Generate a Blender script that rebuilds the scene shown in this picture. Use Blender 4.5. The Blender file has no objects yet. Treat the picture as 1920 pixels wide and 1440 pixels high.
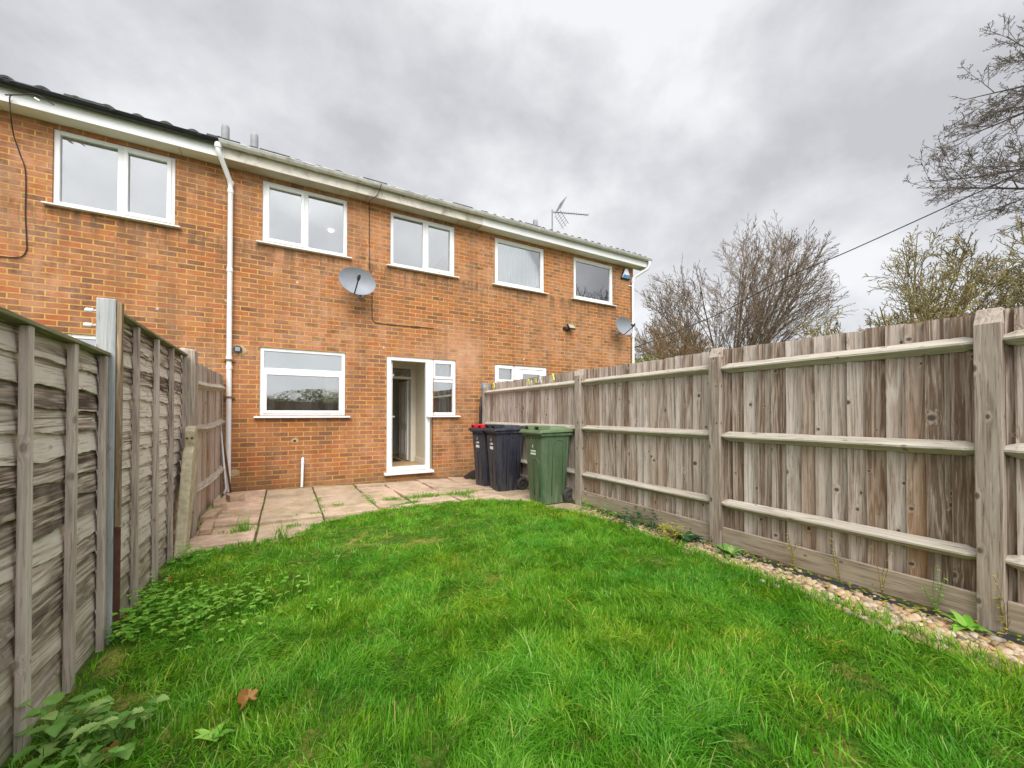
import bpy, bmesh, math, random
import numpy as np
from mathutils import Vector, Matrix, noise as mnoise
R = math.radians
random.seed(11); rng = np.random.default_rng(11)
S = bpy.context.scene
COL = S.collection
D = 7.5          # distance to the rear wall of the terrace
EYE = 1.22
YAW = 29.7
F = 745.0

# ------------------------------------------------------------------ measuring helpers
def ray(u):
    return R(YAW) + math.atan((u-960)/F)
def zc(x, y):
    return x*math.sin(R(YAW)) + y*math.cos(R(YAW))
def on_y(u, v, Y):            # point on a plane parallel to the facade
    x = Y*math.tan(ray(u)); return (x, Y, EYE + (775-v)*zc(x, Y)/F)
def on_x(u, v, X):            # point on a plane parallel to the fences
    y = X/math.tan(ray(u)); return (X, y, EYE + (775-v)*zc(X, y)/F)
def on_g(u, v, z=0.0):
    d = (EYE-z)*F/(v-775); a = ray(u)
    y = d/(math.cos(R(YAW)) + math.tan(a)*math.sin(R(YAW)))
    return (y*math.tan(a), y, z)
def on_d(u, v, dist):         # point at a horizontal distance
    a = ray(u); x = dist*math.sin(a); y = dist*math.cos(a)
    return (x, y, EYE + (775-v)*zc(x, y)/F)

# ------------------------------------------------------------------ materials
MATS = {}
class NT:
    def __init__(s, name):
        m = bpy.data.materials.new(name); m.use_nodes = True
        s.m = m; s.t = m.node_tree; s.t.nodes.clear()
        s.out = s.n('ShaderNodeOutputMaterial'); MATS[name] = m
    def n(s, typ, **kw):
        nd = s.t.nodes.new(typ)
        for k, v in kw.items():
            if k in nd.inputs: nd.inputs[k].default_value = v
            else: setattr(nd, k, v)
        return nd
    def l(s, a, b): s.t.links.new(a, b)
    def math(s, op, a, b=None, c=None, clamp=False):
        nd = s.n('ShaderNodeMath', operation=op, use_clamp=clamp)
        for i, q in enumerate((a, b, c)):
            if q is None: continue
            if hasattr(q, 'links'): s.l(q, nd.inputs[i])
            else: nd.inputs[i].default_value = q
        return nd.outputs[0]
    def ramp(s, fac, stops, interp='LINEAR'):
        nd = s.n('ShaderNodeValToRGB'); cr = nd.color_ramp; cr.interpolation = interp
        while len(cr.elements) < len(stops): cr.elements.new(0.5)
        for e, (p, c) in zip(cr.elements, stops):
            e.position = p; e.color = (c[0], c[1], c[2], 1) if not isinstance(c, float) else (c, c, c, 1)
        s.l(fac, nd.inputs[0]); return nd.outputs[0]
    def mix(s, fac, a, b, mode='MIX'):
        nd = s.n('ShaderNodeMix', data_type='RGBA', blend_type=mode)
        for k, q in ((0, fac), (6, a), (7, b)):
            if hasattr(q, 'links'): s.l(q, nd.inputs[k])
            elif k == 0: nd.inputs[0].default_value = q
            else: nd.inputs[k].default_value = (q[0], q[1], q[2], 1)
        return nd.outputs[2]
    def coord(s, kind='Position', scale=(1, 1, 1), off=None):
        src = s.n('ShaderNodeNewGeometry').outputs['Position'] if kind == 'Position' else s.n('ShaderNodeTexCoord').outputs[kind]
        mp = s.n('ShaderNodeMapping'); mp.inputs['Scale'].default_value = scale
        s.l(src, mp.inputs[0])
        if off is not None: s.l(off, mp.inputs['Location'])
        return mp.outputs[0]
    def noise(s, vec, scale, detail=4, rough=0.55, dist=0.0):
        nd = s.n('ShaderNodeTexNoise'); nd.inputs['Scale'].default_value = scale
        nd.inputs['Detail'].default_value = detail; nd.inputs['Roughness'].default_value = rough
        nd.inputs['Distortion'].default_value = dist
        s.l(vec, nd.inputs['Vector']); return nd.outputs['Fac']
    def attr(s, name='bid'):
        return s.n('ShaderNodeAttribute', attribute_name=name).outputs['Fac']
    def bsdf(s, color, rough=0.7, bump=None, bstr=0.3, bdist=0.01, metal=0.0, spec=0.4, extra=None):
        p = s.n('ShaderNodeBsdfPrincipled')
        if hasattr(color, 'links'): s.l(color, p.inputs['Base Color'])
        else: p.inputs['Base Color'].default_value = (color[0], color[1], color[2], 1)
        if hasattr(rough, 'links'): s.l(rough, p.inputs['Roughness'])
        else: p.inputs['Roughness'].default_value = rough
        p.inputs['Metallic'].default_value = metal; p.inputs['Specular IOR Level'].default_value = spec
        if bump is not None:
            b = s.n('ShaderNodeBump'); b.inputs['Strength'].default_value = bstr; b.inputs['Distance'].default_value = bdist
            s.l(bump, b.inputs['Height']); s.l(b.outputs[0], p.inputs['Normal'])
        s.l(p.outputs[0], s.out.inputs[0]); return p

def m_plain(name, c, rough=0.5, metal=0.0, var=0.12, scale=8, dirt=None, dscale=3.0, damt=0.5, bstr=0.1, spec=0.4):
    t = NT(name); v = t.coord('Position')
    n1 = t.noise(v, scale, 5)
    a = tuple(max(0, q*(1-var)) for q in c); b = tuple(min(1, q*(1+var)) for q in c)
    colr = t.ramp(n1, [(0.3, a), (0.7, b)])
    if dirt:
        n2 = t.noise(v, dscale, 6, 0.65)
        f = t.ramp(n2, [(0.5, 0.0), (0.72, float(damt))]); colr = t.mix(f, colr, dirt)
    t.bsdf(colr, rough, bump=t.noise(v, 120, 3), bstr=bstr, bdist=0.002, metal=metal, spec=spec)
    return t.m

def m_brick():
    t = NT('brick'); pos = t.n('ShaderNodeNewGeometry').outputs['Position']
    sep = t.n('ShaderNodeSeparateXYZ'); t.l(pos, sep.inputs[0])
    xy = t.math('ADD', sep.outputs[0], sep.outputs[1])
    cmb = t.n('ShaderNodeCombineXYZ'); t.l(xy, cmb.inputs[0]); t.l(sep.outputs[2], cmb.inputs[1])
    # slightly irregular courses
    nz = t.n('ShaderNodeTexNoise'); nz.inputs['Scale'].default_value = 14; t.l(pos, nz.inputs['Vector'])
    sc = t.n('ShaderNodeVectorMath', operation='SCALE'); t.l(nz.outputs['Color'], sc.inputs[0]); sc.inputs['Scale'].default_value = 0.007
    ad = t.n('ShaderNodeVectorMath', operation='ADD'); t.l(cmb.outputs[0], ad.inputs[0]); t.l(sc.outputs[0], ad.inputs[1])
    b = t.n('ShaderNodeTexBrick'); b.offset = 0.5; b.squash = 1
    t.l(ad.outputs[0], b.inputs['Vector'])
    b.inputs['Color1'].default_value = (0, 0, 0, 1); b.inputs['Color2'].default_value = (1, 1, 1, 1); b.inputs['Mortar'].default_value = (0, 0, 0, 1)
    b.inputs['Scale'].default_value = 1; b.inputs['Brick Width'].default_value = 0.222; b.inputs['Row Height'].default_value = 0.0765
    b.inputs['Mortar Size'].default_value = 0.0085; b.inputs['Mortar Smooth'].default_value = 0.15; b.inputs['Bias'].default_value = 0
    tint = b.outputs['Color']
    wn = t.n('ShaderNodeTexWhiteNoise', noise_dimensions='1D')
    t.l(t.math('MULTIPLY', tint, 917.0), wn.inputs['W'])
    base = t.ramp(wn.outputs['Value'], [(0.0, (0.085, 0.045, 0.036)), (0.10, (0.15, 0.068, 0.042)), (0.24, (0.22, 0.088, 0.047)), (0.38, (0.30, 0.115, 0.050)),
                                        (0.54, (0.36, 0.122, 0.038)), (0.68, (0.41, 0.15, 0.055)), (0.8, (0.39, 0.09, 0.030)), (0.9, (0.20, 0.09, 0.042)), (1.0, (0.44, 0.19, 0.09))])
    fine = t.noise(pos, 34, 6, 0.7)
    base = t.mix(t.ramp(fine, [(0.33, 0.0), (0.75, 0.6)]), base, (0.45, 0.175, 0.065))
    sm = t.noise(pos, 17, 3, 0.6)
    base = t.mix(t.ramp(sm, [(0.56, 0.0), (0.72, 0.55)]), base, (0.16, 0.08, 0.055))
    # chalky bloom, strongest across the middle of the wall
    big = t.noise(pos, 0.55, 3, 0.6); big2 = t.noise(pos, 5.5, 6, 0.75)
    bl = t.math('MULTIPLY', t.ramp(big, [(0.40, 0.12), (0.60, 1.0)]), t.ramp(big2, [(0.38, 0.0), (0.68, 0.6)]))
    ex = t.math('MULTIPLY', t.math('SUBTRACT', sep.outputs[0], 3.05), 0.95); ez = t.math('MULTIPLY', t.math('SUBTRACT', sep.outputs[2], 2.3), 0.75)
    er = t.math('SQRT', t.math('ADD', t.math('MULTIPLY', ex, ex), t.math('MULTIPLY', ez, ez)))
    er = t.math('ADD', er, t.math('MULTIPLY', t.noise(pos, 2.5, 5, 0.7), 0.7))
    bl = t.math('MAXIMUM', bl, t.math('MULTIPLY', t.ramp(er, [(0.55, 1.0), (1.25, 0.0)]), t.ramp(big2, [(0.28, 0.1), (0.62, 0.85)])))
    base = t.mix(bl, base, (0.60, 0.35, 0.25))
    base = t.mix(t.ramp(t.noise(pos, 0.9, 4, 0.6), [(0.5, 0.0), (0.7, 0.35)]), base, (0.30, 0.10, 0.05))
    mort = t.ramp(t.noise(pos, 9, 5, 0.7), [(0.3, (0.42, 0.235, 0.075)), (0.55, (0.56, 0.335, 0.10)), (0.8, (0.60, 0.42, 0.20))])
    colr = t.mix(b.outputs['Fac'], base, mort)
    colr = t.mix(t.math('MULTIPLY', bl, 0.35), colr, (0.52, 0.31, 0.2))
    spk = t.n('ShaderNodeTexVoronoi'); spk.inputs['Scale'].default_value = 2.2; t.l(pos, spk.inputs['Vector'])
    colr = t.mix(t.ramp(spk.outputs['Distance'], [(0.03, 0.75), (0.055, 0.0)]), colr, (0.7, 0.62, 0.52))
    # damp and algae low down
    low = t.math('SUBTRACT', 0.42, sep.outputs[2]); low = t.math('MULTIPLY', low, 2.2, clamp=True)
    low = t.math('MULTIPLY', low, t.ramp(t.noise(pos, 3.0, 6, 0.7), [(0.35, 0.15), (0.65, 1.0)]))
    colr = t.mix(t.math('MULTIPLY', low, 0.55), colr, (0.17, 0.13, 0.065))
    stk = t.n('ShaderNodeMapping'); stk.inputs['Scale'].default_value = (5, 5, 0.7); t.l(pos, stk.inputs[0])
    sf = t.ramp(t.noise(stk.outputs[0], 1.0, 6, 0.65), [(0.50, 0.0), (0.70, 0.42)])
    colr = t.mix(sf, colr, (0.15, 0.095, 0.06))
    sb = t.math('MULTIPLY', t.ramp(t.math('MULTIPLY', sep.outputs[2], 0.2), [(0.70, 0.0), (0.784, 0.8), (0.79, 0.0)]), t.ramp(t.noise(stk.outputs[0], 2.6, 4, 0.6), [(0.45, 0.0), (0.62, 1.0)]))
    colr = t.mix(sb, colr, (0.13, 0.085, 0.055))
    h = t.math('SUBTRACT', t.math('MULTIPLY', fine, 0.35), b.outputs['Fac'])
    t.bsdf(colr, 0.88, bump=h, bstr=0.7, bdist=0.008, spec=0.25)
    return t.m

def m_wood(name, axis, stops, knot=1.0, wash=None, gs=1.0, rough=0.85, algae=0.0, orange=0.0):
    """weathered timber; grain runs along axis (0,1,2); attribute bid differs per board"""
    t = NT(name); bid = t.attr()
    sc = [46*gs]*3; sc[axis] = 2.2*gs
    off = t.n('ShaderNodeCombineXYZ')
    for i, k in enumerate((37.1, 53.7, 71.3)): t.l(t.math('MULTIPLY', bid, k), off.inputs[i])
    pos = t.n('ShaderNodeNewGeometry').outputs['Position']
    pz = t.n('ShaderNodeVectorMath', operation='ADD'); t.l(pos, pz.inputs[0]); t.l(off.outputs[0], pz.inputs[1])
    # knots
    kp = t.n('ShaderNodeSeparateXYZ'); t.l(pz.outputs[0], kp.inputs[0]); oth = [i for i in range(3) if i != axis]
    kv = t.n('ShaderNodeCombineXYZ'); t.l(t.math('MULTIPLY', t.math('ADD', kp.outputs[oth[0]], kp.outputs[oth[1]]), 5.6), kv.inputs[0]); t.l(t.math('MULTIPLY', kp.outputs[axis], 3.4), kv.inputs[1])
    vor = t.n('ShaderNodeTexVoronoi'); vor.voronoi_dimensions = '2D'; vor.inputs['Scale'].default_value = 1.0; vor.inputs['Randomness'].default_value = 1.0; t.l(kv.outputs[0], vor.inputs['Vector'])
    kc = t.n('ShaderNodeSeparateXYZ'); t.l(vor.outputs['Color'], kc.inputs[0])
    kd = t.math('DIVIDE', vor.outputs['Distance'], t.math('ADD', t.math('MULTIPLY', kc.outputs[0], 1.1), 0.3))
    warp = t.ramp(kd, [(0.0, 1.0), (0.16, 0.0)])
    wv = t.n('ShaderNodeVectorMath', operation='SCALE'); t.l(vor.outputs['Color'], wv.inputs[0]); t.l(t.math('MULTIPLY', warp, 0.022), wv.inputs['Scale'])
    p2 = t.n('ShaderNodeVectorMath', operation='ADD'); t.l(pz.outputs[0], p2.inputs[0]); t.l(wv.outputs[0], p2.inputs[1])
    mp = t.n('ShaderNodeMapping'); mp.inputs['Scale'].default_value = sc; t.l(p2.outputs[0], mp.inputs[0])
    g = t.noise(mp.outputs[0], 1.0, 8, 0.68, 0.35)
    mp2 = t.n('ShaderNodeMapping'); mp2.inputs['Scale'].default_value = [q*0.28 for q in sc]; t.l(p2.outputs[0], mp2.inputs[0])
    g2 = t.noise(mp2.outputs[0], 1.0, 3, 0.5, 0.8)
    rings = t.math('SINE', t.math('MULTIPLY', g2, 46.0))
    rings = t.math('MULTIPLY_ADD', rings, 0.075, 0.0)
    f = t.math('ADD', t.math('MULTIPLY', g, 0.78), t.math('MULTIPLY_ADD', g2, 0.42, -0.08))
    f = t.math('ADD', f, rings)
    f = t.math('ADD', f, t.math('MULTIPLY', t.math('SUBTRACT', bid, 0.5), 0.26), clamp=True)
    colr = t.ramp(f, stops)
    if orange:
        wn = t.n('ShaderNodeTexWhiteNoise', noise_dimensions='1D'); t.l(t.math('MULTIPLY', bid, 311.0), wn.inputs['W'])
        sp = t.n('ShaderNodeSeparateXYZ'); t.l(pos, sp.inputs[0])
        lowz = t.ramp(t.math('MULTIPLY', sp.outputs[2], 0.5), [(0.2, 1.0), (0.75, 0.22)])
        o = t.math('MULTIPLY', t.ramp(wn.outputs['Value'], [(0.35, 0.0), (1.0, 1.0)]), t.ramp(t.noise(mp2.outputs[0], 0.5, 3, 0.5), [(0.35, 0.0), (0.7, 1.0)]))
        colr = t.mix(t.math('MULTIPLY', t.math('MULTIPLY', o, lowz), orange), colr, (0.34, 0.185, 0.085))
    fc = t.n('ShaderNodeMapping'); fc.inputs['Scale'].default_value = [q*3.1 for q in sc]; t.l(p2.outputs[0], fc.inputs[0])
    crk = t.noise(fc.outputs[0], 1.0, 4, 0.6, 0.2)
    colr = t.mix(t.ramp(crk, [(0.30, 0.75), (0.41, 0.0)]), colr, (0.07, 0.052, 0.04))
    colr = t.mix(t.ramp(crk, [(0.58, 0.0), (0.72, 0.55)]), colr, (0.62, 0.57, 0.50))
    big = t.noise(pos, 1.7, 5, 0.65)
    if wash: colr = t.mix(t.ramp(big, [(0.45, 0.0), (0.72, 0.6)]), colr, wash)
    if algae:
        sp2 = t.n('ShaderNodeSeparateXYZ'); t.l(pos, sp2.inputs[0])
        a = t.ramp(sp2.outputs[2], [(0.0, 1.0), (0.4, 0.0)])
        pl = t.math('MULTIPLY', t.ramp(sp2.outputs[2], [(0.1, 0.6), (1.1, 0.05)]), t.ramp(t.noise(pos, 2.6, 5, 0.7), [(0.35, 0.0), (0.6, 1.0)]))
        colr = t.mix(pl, colr, (0.56, 0.49, 0.42))
        a = t.math('MULTIPLY', a, t.ramp(t.noise(pos, 6, 5, 0.7), [(0.42, 0.0), (0.66, 1.0)]))
        colr = t.mix(t.math('MULTIPLY', a, algae), colr, (0.20, 0.24, 0.05))
        colr = t.mix(t.math('MULTIPLY', t.ramp(t.noise(pos, 4, 6, 0.7), [(0.6, 0.0), (0.75, 1.0)]), 0.12), colr, (0.16, 0.19, 0.06))
    if knot:
        colr = t.mix(t.ramp(kd, [(0.05, 0.55*knot), (0.10, 0.0)]), colr, (0.46, 0.38, 0.30))
        colr = t.mix(t.ramp(kd, [(0.035, 0.85*knot), (0.065, 0.0)]), colr, (0.045, 0.035, 0.03))
    h = t.math('ADD', g, t.math('MULTIPLY', rings, 1.5))
    t.bsdf(colr, rough, bump=h, bstr=0.55, bdist=0.004, spec=0.2)
    return t.m

def m_leaf(name, c1, c2, c3=None, trans=0.35, rough=0.5, scale=2.0):
    t = NT(name); bid = t.attr(); v = t.coord('Position')
    stops = [(0.0, c1), (0.6, c2)] + ([(1.0, c3)] if c3 else [])
    colr = t.ramp(t.math('ADD', t.math('MULTIPLY', bid, 0.75), t.math('MULTIPLY', t.noise(v, scale, 3), 0.35)), stops)
    p = t.n('ShaderNodeBsdfPrincipled'); t.l(colr, p.inputs['Base Color']); p.inputs['Roughness'].default_value = rough
    p.inputs['Specular IOR Level'].default_value = 0.3
    tr = t.n('ShaderNodeBsdfTranslucent'); t.l(colr, tr.inputs[0])
    mx = t.n('ShaderNodeMixShader'); mx.inputs[0].default_value = trans
    t.l(p.outputs[0], mx.inputs[1]); t.l(tr.outputs[0], mx.inputs[2]); t.l(mx.outputs[0], t.out.inputs[0])
    return t.m

def m_grass():
    t = NT('grass'); bid = t.attr(); v = t.coord('Position')
    n1 = t.noise(v, 1.1, 4, 0.6)
    a = t.ramp(bid, [(0.0, (0.036, 0.15, 0.006)), (0.3, (0.084, 0.30, 0.010)), (0.6, (0.135, 0.41, 0.018)), (0.85, (0.24, 0.54, 0.05)), (0.955, (0.34, 0.60, 0.14)), (0.97, (0.42, 0.48, 0.10)), (1.0, (0.55, 0.44, 0.18))])
    colr = t.mix(t.ramp(n1, [(0.38, 0.0), (0.66, 0.8)]), a, t.mix(1.0, a, (1.5, 1.0, 0.8), 'MULTIPLY'))
    n2 = t.noise(v, 0.8, 3, 0.6)
    colr = t.mix(t.ramp(n2, [(0.46, 0.0), (0.66, 0.75)]), colr, t.mix(1.0, colr, (0.55, 0.80, 0.9), 'MULTIPLY'))
    n3 = t.noise(v, 3.4, 5, 0.65)
    colr = t.mix(t.ramp(n3, [(0.5, 0.0), (0.66, 0.6)]), colr, t.mix(1.0, colr, (1.7, 1.12, 0.9), 'MULTIPLY'))
    p = t.n('ShaderNodeBsdfPrincipled'); t.l(colr, p.inputs['Base Color']); p.inputs['Roughness'].default_value = 0.5
    p.inputs['Specular IOR Level'].default_value = 0.2
    tr = t.n('ShaderNodeBsdfTranslucent'); t.l(colr, tr.inputs[0])
    mx = t.n('ShaderNodeMixShader'); mx.inputs[0].default_value = 0.45
    t.l(p.outputs[0], mx.inputs[1]); t.l(tr.outputs[0], mx.inputs[2]); t.l(mx.outputs[0], t.out.inputs[0])

def m_slab():
    t = NT('paving'); bid = t.attr(); v = t.coord('Position')
    base = t.ramp(bid, [(0.0, (0.42, 0.31, 0.22)), (0.4, (0.54, 0.39, 0.285)), (0.75, (0.60, 0.42, 0.32)), (1.0, (0.67, 0.42, 0.325))])
    base = t.mix(t.ramp(t.noise(v, 55, 6, 0.75), [(0.35, 0.0), (0.7, 0.55)]), base, (0.68, 0.55, 0.42))
    d = t.ramp(t.noise(v, 2.3, 9, 0.78), [(0.42, 0.0), (0.62, 0.68)])
    base = t.mix(d, base, (0.24, 0.19, 0.125))
    al = t.ramp(t.noise(v, 3.6, 8, 0.75, 0.4), [(0.50, 0.0), (0.64, 0.6)])
    base = t.mix(al, base, (0.32, 0.27, 0.07))
    t.bsdf(base, 0.9, bump=t.noise(v, 90, 5, 0.7), bstr=0.5, bdist=0.004, spec=0.2)

def m_soil():
    t = NT('soil'); v = t.coord('Position')
    c = t.ramp(t.noise(v, 14, 7, 0.7), [(0.3, (0.05, 0.045, 0.018)), (0.55, (0.10, 0.09, 0.035)), (0.75, (0.20, 0.155, 0.07))])
    c = t.mix(t.ramp(t.noise(v, 3.2, 5, 0.7), [(0.42, 0.0), (0.58, 0.8)]), c, (0.10, 0.17, 0.025))
    t.bsdf(c, 0.95, bump=t.noise(v, 40, 6, 0.7), bstr=0.9, bdist=0.015, spec=0.1)

def m_turf():
    t = NT('turf'); v = t.coord('Position')
    c = t.ramp(t.noise(v, 30, 7, 0.7), [(0.3, (0.03, 0.075, 0.010)), (0.5, (0.06, 0.14, 0.016)), (0.7, (0.15, 0.21, 0.03))])
    c = t.mix(t.ramp(t.noise(v, 5, 6, 0.7), [(0.50, 0.0), (0.62, 0.85)]), c, (0.34, 0.27, 0.075))
    c = t.mix(t.ramp(t.noise(v, 11, 6, 0.7), [(0.6, 0.0), (0.7, 0.7)]), c, (0.09, 0.065, 0.035))
    t.bsdf(c, 0.95, bump=t.noise(v, 60, 6, 0.7), bstr=1.0, bdist=0.02, spec=0.1)

def m_pebble():
    t = NT('pebble'); bid = t.attr(); v = t.coord('Position')
    c = t.ramp(bid, [(0.0, (0.16, 0.12, 0.09)), (0.2, (0.34, 0.23, 0.13)), (0.45, (0.48, 0.32, 0.155)), (0.7, (0.52, 0.39, 0.24)), (0.88, (0.58, 0.49, 0.38)), (1.0, (0.22, 0.20, 0.19))])
    c = t.mix(t.ramp(t.noise(v, 60, 4), [(0.45, 0.0), (0.7, 0.35)]), c, (0.40, 0.24, 0.11))
    t.bsdf(c, 0.75, bump=t.noise(v, 150, 3), bstr=0.25, bdist=0.002)

def m_glass():
    t = NT('glass'); v = t.coord('Position')
    gl = t.n('ShaderNodeBsdfGlossy'); gl.inputs['Roughness'].default_value = 0.015
    gl.inputs['Color'].default_value = (0.90, 0.91, 0.92, 1)
    b = t.n('ShaderNodeBump'); b.inputs['Strength'].default_value = 0.03; b.inputs['Distance'].default_value = 0.02
    t.l(t.noise(v, 1.6, 1), b.inputs['Height']); t.l(b.outputs[0], gl.inputs['Normal'])
    tr = t.n('ShaderNodeBsdfTransparent'); tr.inputs[0].default_value = (0.86, 0.88, 0.86, 1)
    fr = t.n('ShaderNodeFresnel'); fr.inputs['IOR'].default_value = 1.6
    f = t.math('ADD', t.math('MULTIPLY', fr.outputs[0], 1.3), 0.22, clamp=True)
    mx = t.n('ShaderNodeMixShader'); t.l(f, mx.inputs[0]); t.l(tr.outputs[0], mx.inputs[1]); t.l(gl.outputs[0], mx.inputs[2])
    t.l(mx.outputs[0], t.out.inputs[0])

def m_bin(name, c, dust):
    t = NT(name); v = t.coord('Object'); bid = t.attr()
    c2 = tuple(q*1.25 for q in c)
    col_ = t.ramp(t.noise(v, 5, 5), [(0.3, c), (0.7, c2)])
    sp = t.n('ShaderNodeSeparateXYZ'); t.l(v, sp.inputs[0])
    low = t.ramp(sp.outputs[2], [(0.02, 0.55), (0.32, 0.06)])
    streak = t.n('ShaderNodeMapping'); streak.inputs['Scale'].default_value = (22, 22, 2.2); t.l(v, streak.inputs[0])
    s_ = t.ramp(t.noise(streak.outputs[0], 1.0, 6, 0.7), [(0.42, 0.0), (0.75, 1.0)])
    col_ = t.mix(t.math('MULTIPLY', t.math('ADD', low, 0.24), s_), col_, dust)
    wn = t.ramp(t.noise(v, 46, 2, 0.5), [(0.70, 0.0), (0.74, 0.55)])
    col_ = t.mix(wn, col_, dust)
    t.bsdf(col_, t.ramp(t.noise(v, 9, 5), [(0.3, 0.38), (0.7, 0.6)]), bump=t.noise(v, 220, 2), bstr=0.12, bdist=0.001, spec=0.45)

m_brick(); m_grass(); m_slab(); m_soil(); m_turf(); m_pebble(); m_glass()
m_plain('upvc', (0.83, 0.84, 0.85), 0.32, var=0.025, dirt=(0.60, 0.59, 0.54), dscale=5, damt=0.35, bstr=0.02)
m_plain('upvc_old', (0.70, 0.70, 0.70), 0.45, var=0.06, scale=5, dirt=(0.36, 0.33, 0.27), dscale=7, damt=0.8, bstr=0.1)
m_plain('fascia_old', (0.68, 0.63, 0.56), 0.6, var=0.1, scale=4, dirt=(0.30, 0.26, 0.20), dscale=6, damt=0.85, bstr=0.3)
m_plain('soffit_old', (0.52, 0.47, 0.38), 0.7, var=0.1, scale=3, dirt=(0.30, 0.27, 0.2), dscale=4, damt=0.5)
m_plain('soffit_white', (0.78, 0.77, 0.71), 0.5, var=0.04)
m_plain('gutter_black', (0.018, 0.019, 0.022), 0.35, var=0.3)
m_plain('black_plastic', (0.02, 0.02, 0.022), 0.45, var=0.3)
m_plain('cable_black', (0.022, 0.02, 0.02), 0.6)
m_plain('roof_tile', (0.055, 0.062, 0.06), 0.9, var=0.4, scale=14, dirt=(0.12, 0.13, 0.06), dscale=9, damt=0.6, bstr=0.6)
m_plain('lead_grey', (0.30, 0.31, 0.32), 0.6, var=0.15)
m_plain('dish_grey', (0.27, 0.29, 0.33), 0.45, var=0.06, scale=10, dirt=(0.16, 0.16, 0.16), damt=0.3)
m_plain('metal_dark', (0.07, 0.07, 0.075), 0.5, metal=0.4)
m_plain('alu', (0.20, 0.20, 0.21), 0.4, metal=0.7)
m_plain('paint_cream', (0.82, 0.76, 0.60), 0.6, var=0.03)
m_plain('paint_white', (0.80, 0.79, 0.74), 0.5, var=0.03)
m_plain('ceiling_white', (0.82, 0.81, 0.78), 0.8, var=0.02)
m_plain('carpet', (0.55, 0.37, 0.19), 0.95, var=0.1)
m_plain('mat_dark', (0.03, 0.032, 0.05), 0.95, var=0.3)
m_plain('cupboard', (0.84, 0.76, 0.48), 0.45, var=0.03)
m_plain('curtain', (0.74, 0.75, 0.76), 0.85, var=0.05)
m_plain('blind', (0.66, 0.68, 0.68), 0.8, var=0.04)
m_plain('blue_enamel', (0.05, 0.22, 0.42), 0.35)
m_plain('white_enamel', (0.74, 0.78, 0.80), 0.35)
m_plain('red_plastic', (0.62, 0.018, 0.022), 0.4, var=0.1)
m_plain('rubber', (0.045, 0.042, 0.04), 0.75, var=0.25, dirt=(0.15, 0.13, 0.11), dscale=12, damt=0.6)
m_plain('mortar_patch', (0.44, 0.33, 0.19), 0.95, var=0.2, scale=20, bstr=0.6)
m_plain('copper_brown', (0.22, 0.115, 0.055), 0.6, var=0.3, scale=15)
m_plain('rust', (0.10, 0.040, 0.024), 0.85, var=0.35, scale=18)
m_plain('membrane', (0.028, 0.03, 0.036), 0.7, var=0.3)
m_plain('concrete', (0.50, 0.43, 0.30), 0.95, var=0.22, scale=22, dirt=(0.24, 0.23, 0.09), dscale=6, damt=0.6, bstr=0.8)
m_plain('edging_stone', (0.46, 0.33, 0.22), 0.95, var=0.2, scale=18, dirt=(0.22, 0.18, 0.1), dscale=6, damt=0.6, bstr=0.6)
m_plain('peg_yellow', (0.72, 0.68, 0.10), 0.45)
m_plain('peg_blue', (0.06, 0.38, 0.60), 0.45)
m_plain('peg_white', (0.60, 0.72, 0.70), 0.45)
m_plain('lens_glass', (0.42, 0.40, 0.30), 0.25)
m_plain('label_white', (0.8, 0.8, 0.78), 0.5)
m_plain('line_grey', (0.30, 0.31, 0.30), 0.6)
m_plain('galvanised', (0.30, 0.30, 0.30), 0.5, metal=0.5)
m_bin('bin_green', (0.058, 0.105, 0.050), (0.27, 0.30, 0.20))
m_bin('bin_black', (0.016, 0.018, 0.032), (0.16, 0.15, 0.14))
m_bin('bin_green_lid', (0.115, 0.17, 0.085), (0.24, 0.27, 0.17))
closeb = [(0.33, (0.17, 0.115, 0.08)), (0.43, (0.30, 0.225, 0.175)), (0.52, (0.41, 0.33, 0.275)), (0.61, (0.50, 0.425, 0.37)), (0.78, (0.62, 0.55, 0.50))]
m_wood('wood_board', 2, closeb, knot=1.0, orange=0.85)
m_wood('wood_post', 2, [(0.3, (0.17, 0.125, 0.095)), (0.5, (0.34, 0.275, 0.22)), (0.75, (0.50, 0.43, 0.36))], knot=0.9, orange=0.15)
m_wood('wood_rail', 1, [(0.3, (0.24, 0.21, 0.16)), (0.5, (0.43, 0.385, 0.31)), (0.75, (0.58, 0.53, 0.45))], knot=0.6)
m_wood('wood_gravel_board', 1, [(0.3, (0.19, 0.145, 0.095)), (0.5, (0.33, 0.265, 0.19)), (0.75, (0.46, 0.385, 0.29))], knot=0.8, gs=0.8)
m_wood('wood_lap', 1, [(0.34, (0.085, 0.053, 0.040)), (0.42, (0.25, 0.18, 0.14)), (0.50, (0.50, 0.40, 0.33)), (0.60, (0.80, 0.71, 0.63))], knot=0.4, gs=1.0, algae=0.75, wash=(0.44, 0.37, 0.32))
m_wood('wood_batten', 2, [(0.3, (0.24, 0.175, 0.15)), (0.5, (0.47, 0.38, 0.33)), (0.75, (0.66, 0.58, 0.52))], knot=0.5, algae=0.15)
m_wood('wood_cap', 1, [(0.3, (0.13, 0.12, 0.06)), (0.55, (0.25, 0.24, 0.13)), (0.8, (0.38, 0.34, 0.23))], knot=0.3)
m_wood('wood_pale', 2, [(0.3, (0.26, 0.27, 0.27)), (0.55, (0.38, 0.395, 0.40)), (0.8, (0.50, 0.51, 0.50))], knot=0.5)
m_wood('wood_brown', 2, [(0.3, (0.13, 0.085, 0.045)), (0.55, (0.27, 0.19, 0.115)), (0.8, (0.40, 0.31, 0.21))], knot=0.5)
m_leaf('leaf_weed', (0.08, 0.20, 0.03), (0.18, 0.36, 0.07), (0.40, 0.52, 0.18), scale=38)
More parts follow.
